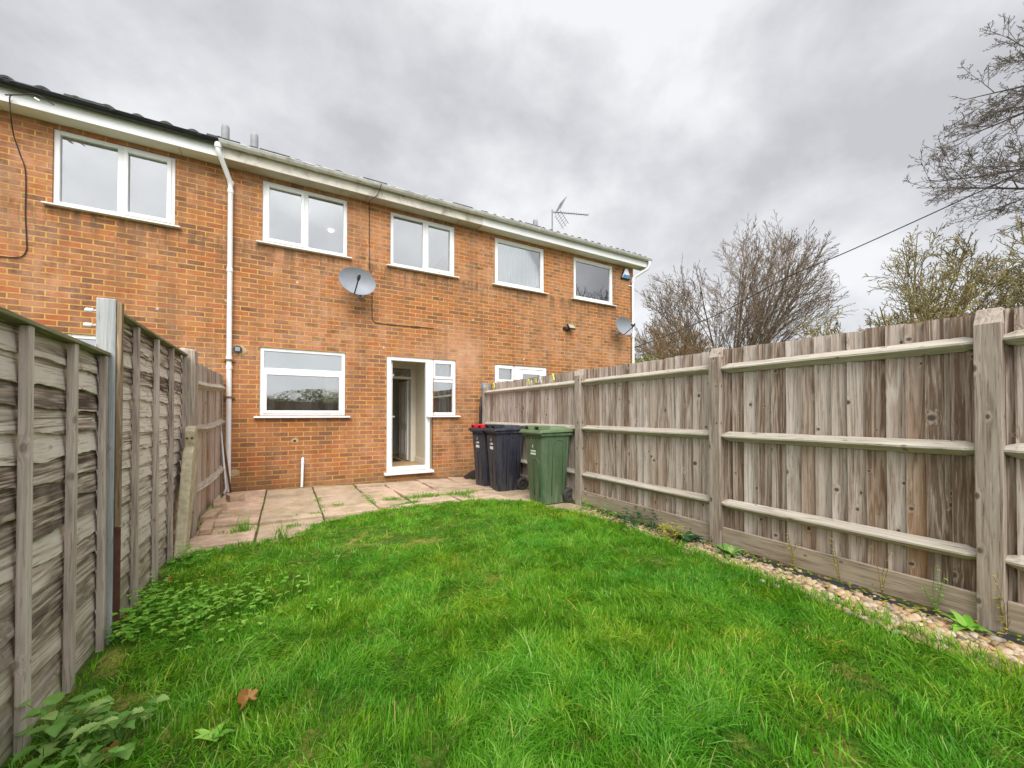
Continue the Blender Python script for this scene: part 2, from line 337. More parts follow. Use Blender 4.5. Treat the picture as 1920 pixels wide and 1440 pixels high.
m_leaf('leaf_pale', (0.10, 0.30, 0.02), (0.20, 0.46, 0.045), (0.36, 0.60, 0.11), scale=6)
m_leaf('leaf_dark', (0.015, 0.055, 0.02), (0.035, 0.11, 0.04), (0.10, 0.19, 0.10), scale=6)
m_leaf('leaf_yellow', (0.20, 0.26, 0.02), (0.38, 0.42, 0.035), (0.55, 0.40, 0.06), scale=6)
m_leaf('leaf_autumn', (0.30, 0.11, 0.03), (0.46, 0.19, 0.05), (0.40, 0.24, 0.10), scale=14)
m_leaf('leaf_hedge', (0.20, 0.22, 0.09), (0.32, 0.32, 0.13), (0.40, 0.36, 0.17), scale=2)
m_leaf('leaf_bush', (0.07, 0.13, 0.02), (0.18, 0.24, 0.03), (0.30, 0.30, 0.05), scale=2)
m_plain('bark_grey', (0.23, 0.17, 0.125), 0.9, var=0.35, scale=2, dirt=(0.21, 0.18, 0.08), dscale=1.5, damt=0.7)
m_plain('bark_moss', (0.27, 0.23, 0.10), 0.9, var=0.4, scale=2, dirt=(0.24, 0.14, 0.08), dscale=2.5, damt=0.7)
m_plain('bark_brown', (0.24, 0.15, 0.08), 0.9, var=0.35, scale=2, dirt=(0.13, 0.13, 0.04), dscale=2, damt=0.8)
m_plain('bark_dark', (0.17, 0.14, 0.12), 0.9, var=0.3, scale=2, dirt=(0.17, 0.13, 0.06), dscale=2, damt=0.5)

# ------------------------------------------------------------------ mesh builder
class MB:
    def __init__(s): s.v = []; s.f = []; s.b = []; s.mi = []; s.cur = 0.5; s.m = 0
    def face(s, idx, bid=None):
        s.f.append(tuple(idx)); s.b.append(s.cur if bid is None else bid); s.mi.append(s.m)
    def hexa(s, p, bid=None):     # 8 points: bottom 4 then top 4
        o = len(s.v); s.v += [tuple(q) for q in p]
        for q in ((3, 2, 1, 0), (4, 5, 6, 7), (0, 1, 5, 4), (1, 2, 6, 5), (2, 3, 7, 6), (3, 0, 4, 7)):
            s.face([o+i for i in q], bid)
        return s
    def box(s, x0, x1, y0, y1, z0, z1, bid=None):
        if x0 > x1: x0, x1 = x1, x0
        if y0 > y1: y0, y1 = y1, y0
        return s.hexa([(x0, y0, z0), (x1, y0, z0), (x1, y1, z0), (x0, y1, z0), (x0, y0, z1), (x1, y0, z1), (x1, y1, z1), (x0, y1, z1)], bid)
    def tube(s, pts, rad, n=8, cap=True, bid=None):
        pts = [Vector(p) for p in pts]
        if not hasattr(rad, '__len__'): rad = [rad]*len(pts)
        o = len(s.v); up = None
        for i, p in enumerate(pts):
            d = (pts[min(i+1, len(pts)-1)] - pts[max(i-1, 0)])
            d = d.normalized() if d.length > 1e-9 else Vector((0, 0, 1))
            if up is None: up = Vector((0, 0, 1)) if abs(d.z) < 0.9 else Vector((1, 0, 0))
            a = d.cross(up); a = a.normalized() if a.length > 1e-6 else d.orthogonal().normalized()
            b = a.cross(d); up = b
            for k in range(n):
                t = 2*math.pi*k/n; q = p + (a*math.cos(t) + b*math.sin(t))*rad[i]; s.v.append((q.x, q.y, q.z))
        for i in range(len(pts)-1):
            for k in range(n):
                s.face((o+i*n+k, o+i*n+(k+1) % n, o+(i+1)*n+(k+1) % n, o+(i+1)*n+k), bid)
        if cap:
            s.face([o+k for k in range(n)][::-1], bid); s.face([o+(len(pts)-1)*n+k for k in range(n)], bid)
        return s
    def prism(s, poly, axis, a0, a1, bid=None):
        """poly: 2-D outline in the two other axes, extruded along axis from a0 to a1"""
        o = len(s.v); n = len(poly)
        for a in (a0, a1):
            for p in poly:
                q = [0, 0, 0]; oth = [i for i in range(3) if i != axis]
                q[axis] = a; q[oth[0]] = p[0]; q[oth[1]] = p[1]; s.v.append(tuple(q))
        for k in range(n): s.face((o+k, o+(k+1) % n, o+n+(k+1) % n, o+n+k), bid)
        s.face([o+k for k in range(n)][::-1], bid); s.face([o+n+k for k in range(n)], bid)
        return s
    def wall(s, x0, x1, z0, z1, holes, y, depth):
        """facade sheet facing -Y with rectangular openings and reveals"""
        xs = sorted({x0, x1, *[h[0] for h in holes], *[h[1] for h in holes]}); zs = sorted({z0, z1, *[h[2] for h in holes], *[h[3] for h in holes]})
        for i in range(len(xs)-1):
            for j in range(len(zs)-1):
                cx, cz = (xs[i]+xs[i+1])/2, (zs[j]+zs[j+1])/2
                if any(h[0] < cx < h[1] and h[2] < cz < h[3] for h in holes): continue
                o = len(s.v)
                s.v += [(xs[i], y, zs[j]), (xs[i+1], y, zs[j]), (xs[i+1], y, zs[j+1]), (xs[i], y, zs[j+1])]
                s.face((o, o+1, o+2, o+3))
        for h in holes:
            o = len(s.v)
            for yy in (y, y+depth): s.v += [(h[0], yy, h[2]), (h[1], yy, h[2]), (h[1], yy, h[3]), (h[0], yy, h[3])]
            for k in range(4): s.face((o+k, o+4+k, o+4+(k+1) % 4, o+(k+1) % 4))
        return s
    def build(s, name, mat, parent=None, loc=None, smooth=False, bevel=0, bake=True, angle=None):
        me = bpy.data.meshes.new(name); L = Vector(loc) if (loc is not None) else Vector((0, 0, 0))
        vv = [(a-L.x, b-L.y, c-L.z) for a, b, c in s.v] if loc is not None else s.v
        me.from_pydata(vv, [], s.f)
        for mm in (mat if isinstance(mat, (list, tuple)) else [mat]): me.materials.append(MATS[mm])
        at = me.attributes.new('bid', 'FLOAT', 'FACE'); at.data.foreach_set('value', s.b)
        if isinstance(mat, (list, tuple)): me.polygons.foreach_set('material_index', s.mi)
        if smooth: me.polygons.foreach_set('use_smooth', [True]*len(s.f))
        o = bpy.data.objects.new(name, me); COL.objects.link(o)
        if loc is not None: o.location = L
        if parent is not None:
            o.parent = parent
            if bake: o.matrix_parent_inverse = Matrix.Translation(-world_loc(parent))
        if bevel:
            b = o.modifiers.new('bevel', 'BEVEL'); b.width = bevel; b.segments = 2; b.limit_method = 'ANGLE'; b.angle_limit = R(40)
        if angle: 
            for p in me.polygons: p.use_smooth = True
            me.set_sharp_from_angle(angle=R(angle))
        return o
def world_loc(o):
    v = Vector(o.location)
    # children are built in world coordinates with an inverse, so their own offset is zero
    if o.parent is not None: v = Vector((0, 0, 0)) if o.get('_w') is None else v
    return v

def empty(name, loc, label, cat, group=None, rz=0):
    o = bpy.data.objects.new(name, None); COL.objects.link(o); o.location = loc; o.rotation_euler = (0, 0, rz)
    o.empty_display_size = 0.2
    return tag(o, label, cat, group)
def tag(o, label, cat, group=None, kind=None):
    if label: o['label'] = label
    if cat: o['category'] = cat
    if group: o['group'] = group
    if kind: o['kind'] = kind
    return o
def struct(o, kind='structure'):
    o['kind'] = kind; return o
def copy_tree(o, parent=None):
    c = o.copy(); COL.objects.link(c)
    if parent is not None: c.parent = parent
    for ch in list(o.children): copy_tree(ch, c)
    return c
def raw_obj(name, verts, faces_flat, sizes, mat, bid=None, domain='POINT', smooth=False):
    me = bpy.data.meshes.new(name); nv = len(verts)
    me.vertices.add(nv); me.vertices.foreach_set('co', np.asarray(verts, dtype=np.float32).ravel())
    me.loops.add(len(faces_flat)); me.loops.foreach_set('vertex_index', np.asarray(faces_flat, dtype=np.int32))
    st = np.concatenate(([0], np.cumsum(sizes)[:-1])).astype(np.int32)
    me.polygons.add(len(sizes)); me.polygons.foreach_set('loop_start', st)
    me.update(calc_edges=True); me.validate()
    if bid is not None:
        at = me.attributes.new('bid', 'FLOAT', domain); at.data.foreach_set('value', np.asarray(bid, dtype=np.float32))
    if smooth: me.polygons.foreach_set('use_smooth', [True]*len(sizes))
    me.materials.append(MATS[mat])
    o = bpy.data.objects.new(name, me); COL.objects.link(o); return o
def rnd(a, b): return random.uniform(a, b)

# ------------------------------------------------------------------ the terrace
SOF = 5.05; FAS = D-0.25; BASE = -0.12
PARTY = [-5.15, -0.82, 3.46, 7.96]
HB = 16.0
def window(house, x0, x1, z0, z1, bars, name='window', y=D, fw=0.058, sill=True, sashes=(), old=False):
    """bars: list of ('v',x) or ('h',z,xa,xb); sashes: rectangles that carry a raised opening frame"""
    yf = y+0.025
    m = MB()
    m.box(x0, x0+fw, yf, yf+0.07, z0, z1); m.box(x1-fw, x1, yf, yf+0.07, z0, z1)
    m.box(x0+fw, x1-fw, yf, yf+0.07, z0, z0+fw); m.box(x0+fw, x1-fw, yf, yf+0.07, z1-fw, z1)
    for b in bars:
        if b[0] == 'v': m.box(b[1]-0.03, b[1]+0.03, yf+0.002, yf+0.068, z0+fw, z1-fw)
        else: m.box(b[2], b[3], yf+0.002, yf+0.068, b[1]-0.03, b[1]+0.03)
    fr = m.build(name, 'upvc', house, bevel=0.006)
    for (a, b, c, d) in sashes:
        s = MB(); w = 0.052; q = yf-0.014
        s.box(a, a+w, q, q+0.05, c, d); s.box(b-w, b, q, q+0.05, c, d); s.box(a+w, b-w, q, q+0.05, c, c+w); s.box(a+w, b-w, q, q+0.05, d-w, d)
        s.build('sash', 'upvc', fr, bevel=0.006)
    g = MB(); g.box(x0+fw*0.5, x1-fw*0.5, yf+0.034, yf+0.040, z0+fw*0.5, z1-fw*0.5); g.build('pane', 'glass', fr)
    # rubber gasket line round the glass
    if sill:
        s = MB(); s.prism([(y-0.075, z0-0.034), (y+0.03, z0-0.034), (y+0.03, z0-0.003), (y-0.06, z0-0.012), (y-0.075, z0-0.018)], 0, x0-0.075, x1+0.075)
        s.build('sill', 'upvc', fr, bevel=0.003)
    return fr

def roof_mesh(x0, x1, seed, tw=0.30, amp=0.038):
    """interlocking rolled tiles laid up the slope, each course lapping the one below"""
    m = MB(); rr = random.Random(seed); pitch = 0.36; ev = D-0.30; z0 = 5.255
    step = 0.31; nrow = int((4.4)/step); n = 10
    nx = int((x1-x0)/tw*n)
    for r in range(nrow):
        if r > 6 and r < nrow-1: continue
        ya = ev + r*step; yb = ya+step*(1.1 if r <= 6 else 1.0)
        za = z0+(ya-ev)*pitch+0.028; zb = z0+(yb-ev)*pitch+0.004
        o = len(m.v); jit = {}
        for i in range(nx+1):
            x = x0+(x1-x0)*i/nx; ph = ((x-x0)/tw) % 1.0; ti = int((x-x0)/tw)
            j = jit.setdefault(ti, (rr.uniform(-0.006, 0.006), rr.uniform(-0.012, 0.012)))
            hh = amp*max(0, math.sin(ph*math.pi*2))**0.8 if ph < 0.5 else 0.0
            m.v += [(x, ya+j[1], za+hh-0.03+j[0]), (x, ya+j[1], za+hh+j[0]), (x, yb, zb+hh+j[0])]
        for i in range(nx):
            a = o+i*3
            m.face((a, a+3, a+4, a+1)); m.face((a+1, a+4, a+5, a+2))
    # the rest of the slope and the far slope as plain sheets under the tiles
    y6 = ev+7*step; zz = z0+(y6-ev)*pitch; yr = (D+HB)/2; zr = z0+(yr-ev)*pitch
    m.hexa([(x0, ev+0.05, z0-0.05), (x1, ev+0.05, z0-0.05), (x1, yr, zr-0.06), (x0, yr, zr-0.06), (x0, ev+0.05, z0-0.02), (x1, ev+0.05, z0-0.02), (x1, yr, zr-0.012), (x0, yr, zr-0.012)])
    m.hexa([(x0, yr+0.001, zr-0.06), (x1, yr+0.001, zr-0.06), (x1, HB+0.3, z0-0.05), (x0, HB+0.3, z0-0.05), (x0, yr+0.001, zr-0.01), (x1, yr+0.001, zr-0.01), (x1, HB+0.3, z0), (x0, HB+0.3, z0)])
    m.tube([(x0, yr, zr+0.02), (x1, yr, zr+0.02)], 0.11, 8)
    return m
def roof_z(y): return 5.255+(y-(D-0.30))*0.36

def gutter(house, x0, x1, mat, name='gutter'):
    m = MB(); yc = FAS-0.065; zc_ = 5.235; r = 0.058; n = 9
    prof = [(yc+r*math.cos(math.pi+math.pi*k/n), zc_+r*math.sin(math.pi+math.pi*k/n)*0.9) for k in range(n+1)]
    prof2 = [(yc+(r-0.005)*math.cos(math.pi+math.pi*k/n), zc_+(r-0.005)*math.sin(math.pi+math.pi*k/n)*0.9) for k in range(n, -1, -1)]
    pr = prof+prof2
    o = len(m.v); npr = len(pr)
    for x in (x0, x1):
        for p in pr: m.v.append((x, p[0], p[1]))
    for k in range(npr): m.face((o+k, o+(k+1) % npr, o+npr+(k+1) % npr, o+npr+k))
    # rolled lip and the clips
    m.tube([(x0, yc-r, zc_), (x1, yc-r, zc_)], 0.008, 6)
    x = x0+0.35
    while x < x1-0.1:
        for k in range(n):
            a, b = prof[k], prof[k+1]
            def sc(p, s_): return (yc+(p[0]-yc)*s_, zc_+(p[1]-zc_)*s_)
            a1, b1 = sc(a, 1.09), sc(b, 1.09)
            m.hexa([(x, a[0], a[1]), (x+0.045, a[0], a[1]), (x+0.045, b[0], b[1]), (x, b[0], b[1]), (x, a1[0], a1[1]), (x+0.045, a1[0], a1[1]), (x+0.045, b1[0], b1[1]), (x, b1[0], b1[1])])
        x += 0.92
    for xe in (x0, x1-0.006): 
        m.prism(prof, 0, xe, xe+0.006)
    return m.build(name, mat, house, angle=40)

def house(x0, x1, label, holes, fmat, smat, gmat, ribbed, seed, gx=None, endr=False, tile=(0.30, 0.038)):
    loc = ((x0+x1)/2, D, 0)
    h = empty('brick_house', loc, label, 'house', 'brick terraced houses in a row')
    w = MB(); w.wall(x0, x1, BASE, SOF-0.002, holes, D, 0.10)
    MB().wall(x0, x1, BASE, SOF+0.1, [(x0+0.3, x1-0.3, 0.2, 2.4)], HB, 0.1).build('front_wall', 'brick', h)  # unseen wide opening added to let daylight into the rooms from behind
    MB().box(x0+0.29, x1-0.29, HB+0.05, HB+0.056, 0.19, 2.41).build('added_daylight_pane', 'glass', h)  # glazing of the added daylight opening
    yr = (D+HB)/2; zr = roof_z(yr)-0.07
    for xs in ([x1-0.1] if endr else []):
        MB().prism([(D+0.001, BASE), (HB, BASE), (HB, SOF), (yr, zr), (D+0.001, SOF)], 0, xs, xs+0.1).build('gable_wall', 'brick', h)
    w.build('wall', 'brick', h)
    # inner leaf, rooms
    r_ = MB()
    for hh in [0]:
        r_.wall(x0+0.06, x1-0.11, 0.0, SOF-0.01, holes, D+0.101, 0.14)
    r_.build('inner_wall', 'paint_cream', h)
    e = 0.3 if endr else 0.0
    f = MB(); f.box(x0, x1+e, FAS, FAS+0.022, SOF-0.012, 5.235); f.build('fascia', fmat, h, bevel=0.002)
    s = MB()
    if ribbed:
        x = x0+0.005
        while x < x1+e-0.02:
            xe = min(x+0.094, x1+e); s.box(x, xe, FAS+0.024, D+0.02, SOF-0.006, SOF+0.004); x += 0.1
        s.box(x0, x1+e, FAS+0.024, D+0.02, SOF+0.005, SOF+0.009)
    else:
        x = x0
        k = 0
        while x < x1-0.01:
            xe = min(x+[2.05, 1.75, 1.2][k % 3], x1); s.box(x, xe-0.008, FAS+0.024, D+0.02, SOF-0.006+0.002*(k % 2), SOF+0.006); x = xe; k += 1
    s.build('soffit', smat, h)
    ro = roof_mesh(x0, x1+e, seed, *tile).build('roof', 'roof_tile', h, angle=50)
    gutter(h, (gx or (x0, x1))[0], (gx or (x0, x1))[1], gmat)
    return h, ro

T = 4.985; B1 = 3.975
KT, KB = 2.285, 1.18
left, roofL = house(PARTY[0], PARTY[1], 'left brick house with black gutter over clean white fascia and one visible upper window',
    [(-2.68, -1.43, B1, T), (-4.9, -3.65, B1, T), (-2.55, -1.6, KB, KT)], 'upvc', 'soffit_white', 'gutter_black', False, 3, (PARTY[0], -0.88))
mid, roofM = house(PARTY[1], PARTY[2], 'middle brick house with open white back door, kitchen window and weathered cream fascia',
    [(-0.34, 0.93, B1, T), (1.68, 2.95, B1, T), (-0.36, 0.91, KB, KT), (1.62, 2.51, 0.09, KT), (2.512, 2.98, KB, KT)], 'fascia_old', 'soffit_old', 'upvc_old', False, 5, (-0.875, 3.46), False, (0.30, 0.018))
right, roofR = house(PARTY[2], PARTY[3], 'right end brick house with white ribbed soffit, net curtained upper windows and corner drainpipe',
    [(3.86, 5.13, B1, T), (5.98, 7.25, B1, T), (3.86, 4.33, KB, 2.27), (4.332, 5.20, 0.09, 2.27)], 'upvc', 'soffit_white', 'upvc_old', True, 9, (3.46, 8.27), True, (0.20, 0.028))

w0 = window(left, -2.68, -1.43, B1, T, [('v', -2.03)], sashes=[(-2.0, -1.475, B1+0.035, T-0.035)])
window(left, -4.9, -3.65, B1, T, [('v', -4.27)])
window(left, -2.55, -1.6, KB, KT, [('h', 1.95, -2.49, -1.66)])
w1 = window(mid, -0.34, 0.93, B1, T, [('v', 0.29)], sashes=[(-0.295, 0.262, B1+0.035, T-0.035)])
w2 = window(mid, 1.68, 2.95, B1, T, [('v', 2.33)], sashes=[(2.355, 2.905, B1+0.035, T-0.035)])
wk = window(mid, -0.36, 0.91, KB, KT, [('h', 1.925, -0.30, 0.85)], sashes=[(-0.315, 0.865, KB+0.035, 1.898)])
ws = window(mid, 2.45, 2.98, KB, KT, [('h', 1.86, 2.51, 2.92)], sashes=[(2.50, 2.935, 1.895, KT-0.035)], name='window')
w3 = window(right, 3.86, 5.13, B1, T, [], fw=0.085)
w4 = window(right, 5.98, 7.25, B1, T, [], fw=0.085)
w5 = window(right, 3.86, 4.39, KB, 2.27, [('h', 1.86, 3.92, 4.33)], sashes=[(3.905, 4.34, 1.895, 2.235)])
# timber packing strip above the upper windows
for hs, xs in ((left, [(-2.68, -1.43), (-4.9, -3.65)]), (mid, [(-0.34, 0.93), (1.68, 2.95)]), (right, [(3.86, 5.13), (5.98, 7.25)])):
    for a, b in xs:
        MB().box(a-0.002, b+0.002, D+0.012, D+0.09, T+0.0015, SOF-0.004).build('head_strip', 'soffit_old' if hs is mid else 'upvc', hs)

# door frame (middle) and the door of the right-hand house
def door_frame(hs, x0, x1, z0, z1):
    m = MB(); y = D+0.022; w = 0.085
    m.box(x0, x0+w, y, y+0.075, z0+0.05, z1); m.box(x1-w, x1, y, y+0.075, z0+0.05, z1)
    m.box(x0+w, x1-w, y, y+0.075, z1-0.075, z1); m.box(x0+w, x1-w, y, y+0.075, z0+0.05, z0+0.13)
    fr = m.build('door_frame', 'upvc', hs, bevel=0.006)
    s = MB(); s.prism([(D-0.09, z0-0.005), (D+0.1, z0-0.005), (D+0.1, z0+0.046), (D-0.07, z0+0.038), (D-0.09, z0+0.025)], 0, x0-0.05, x1+0.05)
    s.build('door_sill', 'upvc', fr, bevel=0.003)
    return fr
df = door_frame(mid, 1.62, 2.449, 0.09, KT)
# keep the sidelight butted against the door frame
dleaf = MB(); 
hx, hy = 1.715, D+0.10; ex, ey = 1.868, D+0.86
dx, dy = (ex-hx), (ey-hy); ln = math.hypot(dx, dy); nx_, ny_ = dy/ln, -dx/ln
def leafpt(s, o, z): return (hx+dx*s+nx_*o, hy+dy*s+ny_*o, z)
def leafbox(mb, s0, s1, o0, o1, z0, z1):
    mb.hexa([leafpt(s0, o0, z0), leafpt(s1, o0, z0), leafpt(s1, o1, z0), leafpt(s0, o1, z0), leafpt(s0, o0, z1), leafpt(s1, o0, z1), leafpt(s1, o1, z1), leafpt(s0, o1, z1)])
leafbox(dleaf, 0, 0.14, -0.03, 0.03, 0.2, 2.2); leafbox(dleaf, 0.86, 1, -0.03, 0.03, 0.2, 2.2); leafbox(dleaf, 0.141, 0.859, -0.03, 0.03, 0.2, 0.36)
leafbox(dleaf, 0.141, 0.859, -0.03, 0.03, 2.06, 2.2); leafbox(dleaf, 0.141, 0.859, -0.028, 0.028, 1.0, 1.12); leafbox(dleaf, 0.141, 0.859, -0.015, 0.015, 0.361, 0.999)
dl = dleaf.build('door', 'upvc', mid, bevel=0.004)
g = MB(); leafbox(g, 0.13, 0.87, -0.006, 0.006, 1.13, 2.05); g.build('pane', 'glass', dl)
hd = MB(); leafbox(hd, 0.90, 0.945, 0.031, 0.045, 0.98, 1.24); leafbox(hd, 0.905, 0.94, 0.045, 0.095, 1.14, 1.165); leafbox(hd, 0.75, 0.94, 0.08, 0.096, 1.14, 1.165)
hd.build('handle', 'white_enamel', dl, bevel=0.003)
door_frame(right, 4.391, 5.20, 0.09, 2.27)
q = MB(); y_ = D+0.03; q.box(4.475, 4.57, y_, y_+0.06, 0.21, 2.19); q.box(5.02, 5.115, y_, y_+0.06, 0.21, 2.19); q.box(4.571, 5.019, y_, y_+0.06, 0.21, 0.35)
q.box(4.571, 5.019, y_, y_+0.06, 2.09, 2.19); q.box(4.571, 5.019, y_+0.01, y_+0.05, 0.95, 1.05); q.box(4.571, 5.019, y_+0.02, y_+0.04, 0.351, 0.949)
rd = q.build('door', 'upvc', right, bevel=0.004)
MB().box(4.56, 5.03, y_+0.028, y_+0.034, 1.04, 2.10).build('pane', 'glass', rd)

# rooms
def rooms(hs, x0, x1, parts):
    fl = MB(); fl.box(x0+0.1, x1-0.12, D+0.245, HB-0.01, -0.05, 0.15); fl.box(x0+0.1, x1-0.12, D+0.245, HB-0.01, 2.55, 2.75); fl.build('floor', 'carpet', hs)
    c = MB(); c.box(x0+0.1, x1-0.12, D+0.245, HB-0.01, 2.525, 2.547); c.box(x0+0.1, x1-0.12, D+0.245, HB-0.01, 5.03, 5.05); c.build('ceiling', 'ceiling_white', hs)
    p = MB(); p.box(x0+0.061, x0+0.099, D+0.245, HB-0.01, 0.151, 5.02); p.box(x1-0.119, x1-0.105, D+0.245, HB-0.01, 0.151, 5.02)
    for (a, b, c0, d0, z0, z1) in parts: p.box(a, b, c0, d0, z0, z1)
    p.build('partition', 'paint_cream', hs)
rooms(left, PARTY[0], PARTY[1], [(-5.0, -0.95, 11, 11.1, 0.151, 2.52), (-5.0, -0.95, 11, 11.1, 2.751, 5.02)])
rooms(mid, PARTY[1], PARTY[2], [(-0.70, 1.45, 10.4, 10.5, 0.151, 2.52), (1.50, 1.58, 7.745, 13, 0.151, 2.52), (2.53, 2.60, 7.745, 8.78, 0.151, 2.52),
      (1.581, 1.68, 8.80, 8.9, 0.151, 2.52), (2.47, 2.60, 8.80, 8.9, 0.151, 2.52), (1.681, 2.469, 8.80, 8.9, 2.26, 2.52), (2.0, 3.1, 10.6, 10.7, 0.151, 2.52),  # hall partition stops short so daylight from the added front opening gets through
      (-0.70, 3.34, 11.2, 11.3, 2.751, 5.02), (1.3, 1.4, 7.745, 11.19, 2.751, 5.02), (2.601, 3.34, 8.6, 8.7, 0.151, 2.52)])
rooms(right, PARTY[2], PARTY[3], [(3.6, 7.8, 11, 11.1, 0.151, 2.52), (3.6, 7.8, 11, 11.1, 2.751, 5.02)])
# lobby: inner frame with transom, panelled inner door, skirting, radiator
m = MB(); 
m.box(1.682, 1.73, 8.775, 8.925, 0.151, 2.255); m.box(2.42, 2.468, 8.775, 8.925, 0.151, 2.255); m.box(1.731, 2.419, 8.775, 8.925, 1.98, 2.03); m.box(1.731, 2.419, 8.775, 8.925, 2.215, 2.255)
m.box(2.512, 2.529, 7.76, 8.79, 0.151, 0.26)
ifr = m.build('inner_frame', 'paint_white', mid, bevel=0.004)
MB().box(1.725, 2.425, 8.84, 8.846, 2.02, 2.22).build('pane', 'glass', ifr)
m = MB(); X0 = 2.375; m.box(X0, X0+0.04, 8.93, 9.66, 0.17, 1.965)
for (a, b) in ((9.00, 9.26), (9.33, 9.59)):
    for (c, d_) in ((0.28, 0.85), (0.98, 1.86)):
        m.box(X0-0.008, X0-0.0005, a, a+0.02, c, d_); m.box(X0-0.008, X0-0.0005, b-0.02, b, c, d_); m.box(X0-0.008, X0-0.0005, a+0.021, b-0.021, c, c+0.02); m.box(X0-0.008, X0-0.0005, a+0.021, b-0.021, d_-0.02, d_)
        m.box(X0-0.006, X0-0.0005, a+0.05, b-0.05, c+0.05, d_-0.05)
m.build('inner_door', 'paint_white', mid, bevel=0.002)
m = MB()
for k in range(12): m.box(2.02+k*0.045, 2.055+k*0.045, 10.5, 10.56, 0.3, 0.9)
m.box(2.01, 2.57, 10.52, 10.55, 0.29, 0.91); m.build('radiator', 'paint_white', mid, bevel=0.004)
m = MB(); m.box(1.66, 2.25, 8.95, 9.5, 0.151, 0.168)
mo = m.build('door_mat', 'mat_dark', loc=(1.95, 9.2, 0.15), bevel=0.004); tag(mo, 'dark door mat on the hall floor beyond the open back door', 'mat')
# kitchen wall cupboard and blind
m = MB(); m.box(0.60, 1.25, 7.87, 8.4, 1.40, 2.1); cu = m.build('wall_cupboard', 'cupboard', mid, bevel=0.004)
MB().box(0.61, 0.98, 7.848, 7.868, 1.42, 2.08).build('cupboard_door', 'cupboard', cu, bevel=0.004)
m = MB(); m.tube([(0.84, 7.825, 1.50), (0.84, 7.847, 1.50)], 0.022, 10); m.build('knob', 'alu', cu)
m = MB(); m.box(-0.30, 0.85, D+0.085, D+0.088, 1.955, KT-0.05)
m.build('frosted_film', 'blind', wk)
for k in range(5): MB().tube([(-0.22+k*0.2, D+0.0845, 2.03-0.006*k), (-0.22+k*0.2, D+0.0825, 2.03-0.006*k)], 0.010, 10).build('sticker', 'lead_grey', wk)
# net curtains
def curtain(hs, x0, x1, z0, z1, y, amp=0.018, pitch=0.06, mat='curtain'):
    m = MB(); n = int((x1-x0)/pitch*6); o = 0
    for i in range(n+1):
        x = x0+(x1-x0)*i/n; yy = y+amp*math.sin(i/6*2*math.pi)+0.004*math.sin(i*1.7); m.v += [(x, yy, z0), (x, yy+0.01*math.sin(i*.5), z1)]
    for i in range(n): m.face((2*i, 2*i+2, 2*i+3, 2*i+1))
    return m.build('curtain', mat, hs, smooth=True)
curtain(right, 3.93, 5.07, 4.0, 4.96, D+0.15); curtain(right, 6.05, 7.19, 4.0, 4.96, D+0.15)
curtain(right, 3.9, 4.35, 1.2, 2.25, D+0.29); curtain(mid, 2.74, 2.96, 1.0, 2.28, D+0.34, 0.025, 0.075)
# lit ceiling lamp upstairs
t = NT('lamp_on'); e_ = t.n('ShaderNodeEmission'); e_.inputs[0].default_value = (1, 0.93, 0.8, 1); e_.inputs[1].default_value = 5; t.l(e_.outputs[0], t.out.inputs[0])
m = MB(); m.tube([(0.80, 9.0, 5.028), (0.80, 9.0, 5.005)], [0.05, 0.045], 16); m.build('ceiling_lamp', 'lamp_on', mid)

# roof furniture: vents and raised tiles
def vent(hs, x, y, r=0.055, h=0.36):
    m = MB(); z = roof_z(y)
    m.tube([(x, y, z-0.08), (x, y, z+h-0.06), (x, y, z+h-0.02), (x, y, z+h)], [r, r, r*0.85, r*0.4], 12); m.build('vent_pipe', 'lead_grey', hs, angle=50)
def slot_tile(hs, x, y, w=0.42):
    z = roof_z(y); m = MB(); m.hexa([(x, y, z+0.02), (x+w, y, z+0.02), (x+w, y+0.4, z+0.15), (x, y+0.4, z+0.15), (x, y, z+0.10), (x+w, y, z+0.10), (x+w, y+0.4, z+0.20), (x, y+0.4, z+0.20)])
    m.build('vent_tile', 'roof_tile', hs, bevel=0.01)
def vx(u, Y): return Y*math.tan(ray(u))
vent(left, vx(418, 7.6), 7.6); vent(mid, vx(473, 7.6), 7.6); vent(right, vx(1004, 8.0), 8.0, 0.06, 0.36)
for hs, u in ((left, 132), (left, 398), (mid, 497), (mid, 690), (mid, 858), (right, 992)): slot_tile(hs, vx(u, 7.42)-0.1, 7.40)

# drainpipes (parts of the houses)
m = MB()
A = [on_y(400, 268, FAS-0.065), on_y(404, 285, FAS-0.06)]
px = -0.755
pts = [(px-0.13, FAS-0.065, 5.20), (px-0.13, FAS-0.065, 5.10), (px-0.10, FAS-0.03, 5.02), (px-0.01, D-0.08, 4.80), (px, D-0.055, 4.72), (px, D-0.055, 0.02)]
m.tube(pts, 0.035, 14)
for z in (4.62, 4.85 - 0.1, 3.4, 2.04, 1.9): m.tube([(px, D-0.055, z), (px, D-0.055, z+0.055)], 0.042, 14)
m.tube([(px-0.13, FAS-0.065, 5.13), (px-0.13, FAS-0.065, 5.2)], 0.045, 14)
m.build('drainpipe', 'upvc', mid, angle=40)
for z in (2.02, 1.45):
    m = MB(); m.tube([(px, D-0.055, z), (px, D-0.055, z+0.03)], 0.046, 12); m.box(px-0.07, px+0.07, D-0.05, D-0.001, z, z+0.03); m.build('pipe_clip', 'copper_brown', mid)
m = MB()
gx = 8.22
pts = [(gx, FAS-0.065, 5.19), (gx, FAS-0.065, 5.06), (gx-0.03, FAS-0.03, 4.99), (7.98, D-0.10, 4.83), (7.90, D-0.055, 4.76), (7.895, D-0.055, 0.0)]
m.tube(pts, 0.036, 14)
for z in (4.66, 3.2, 1.85): m.tube([(7.895, D-0.055, z), (7.895, D-0.055, z+0.06)], 0.043, 14)
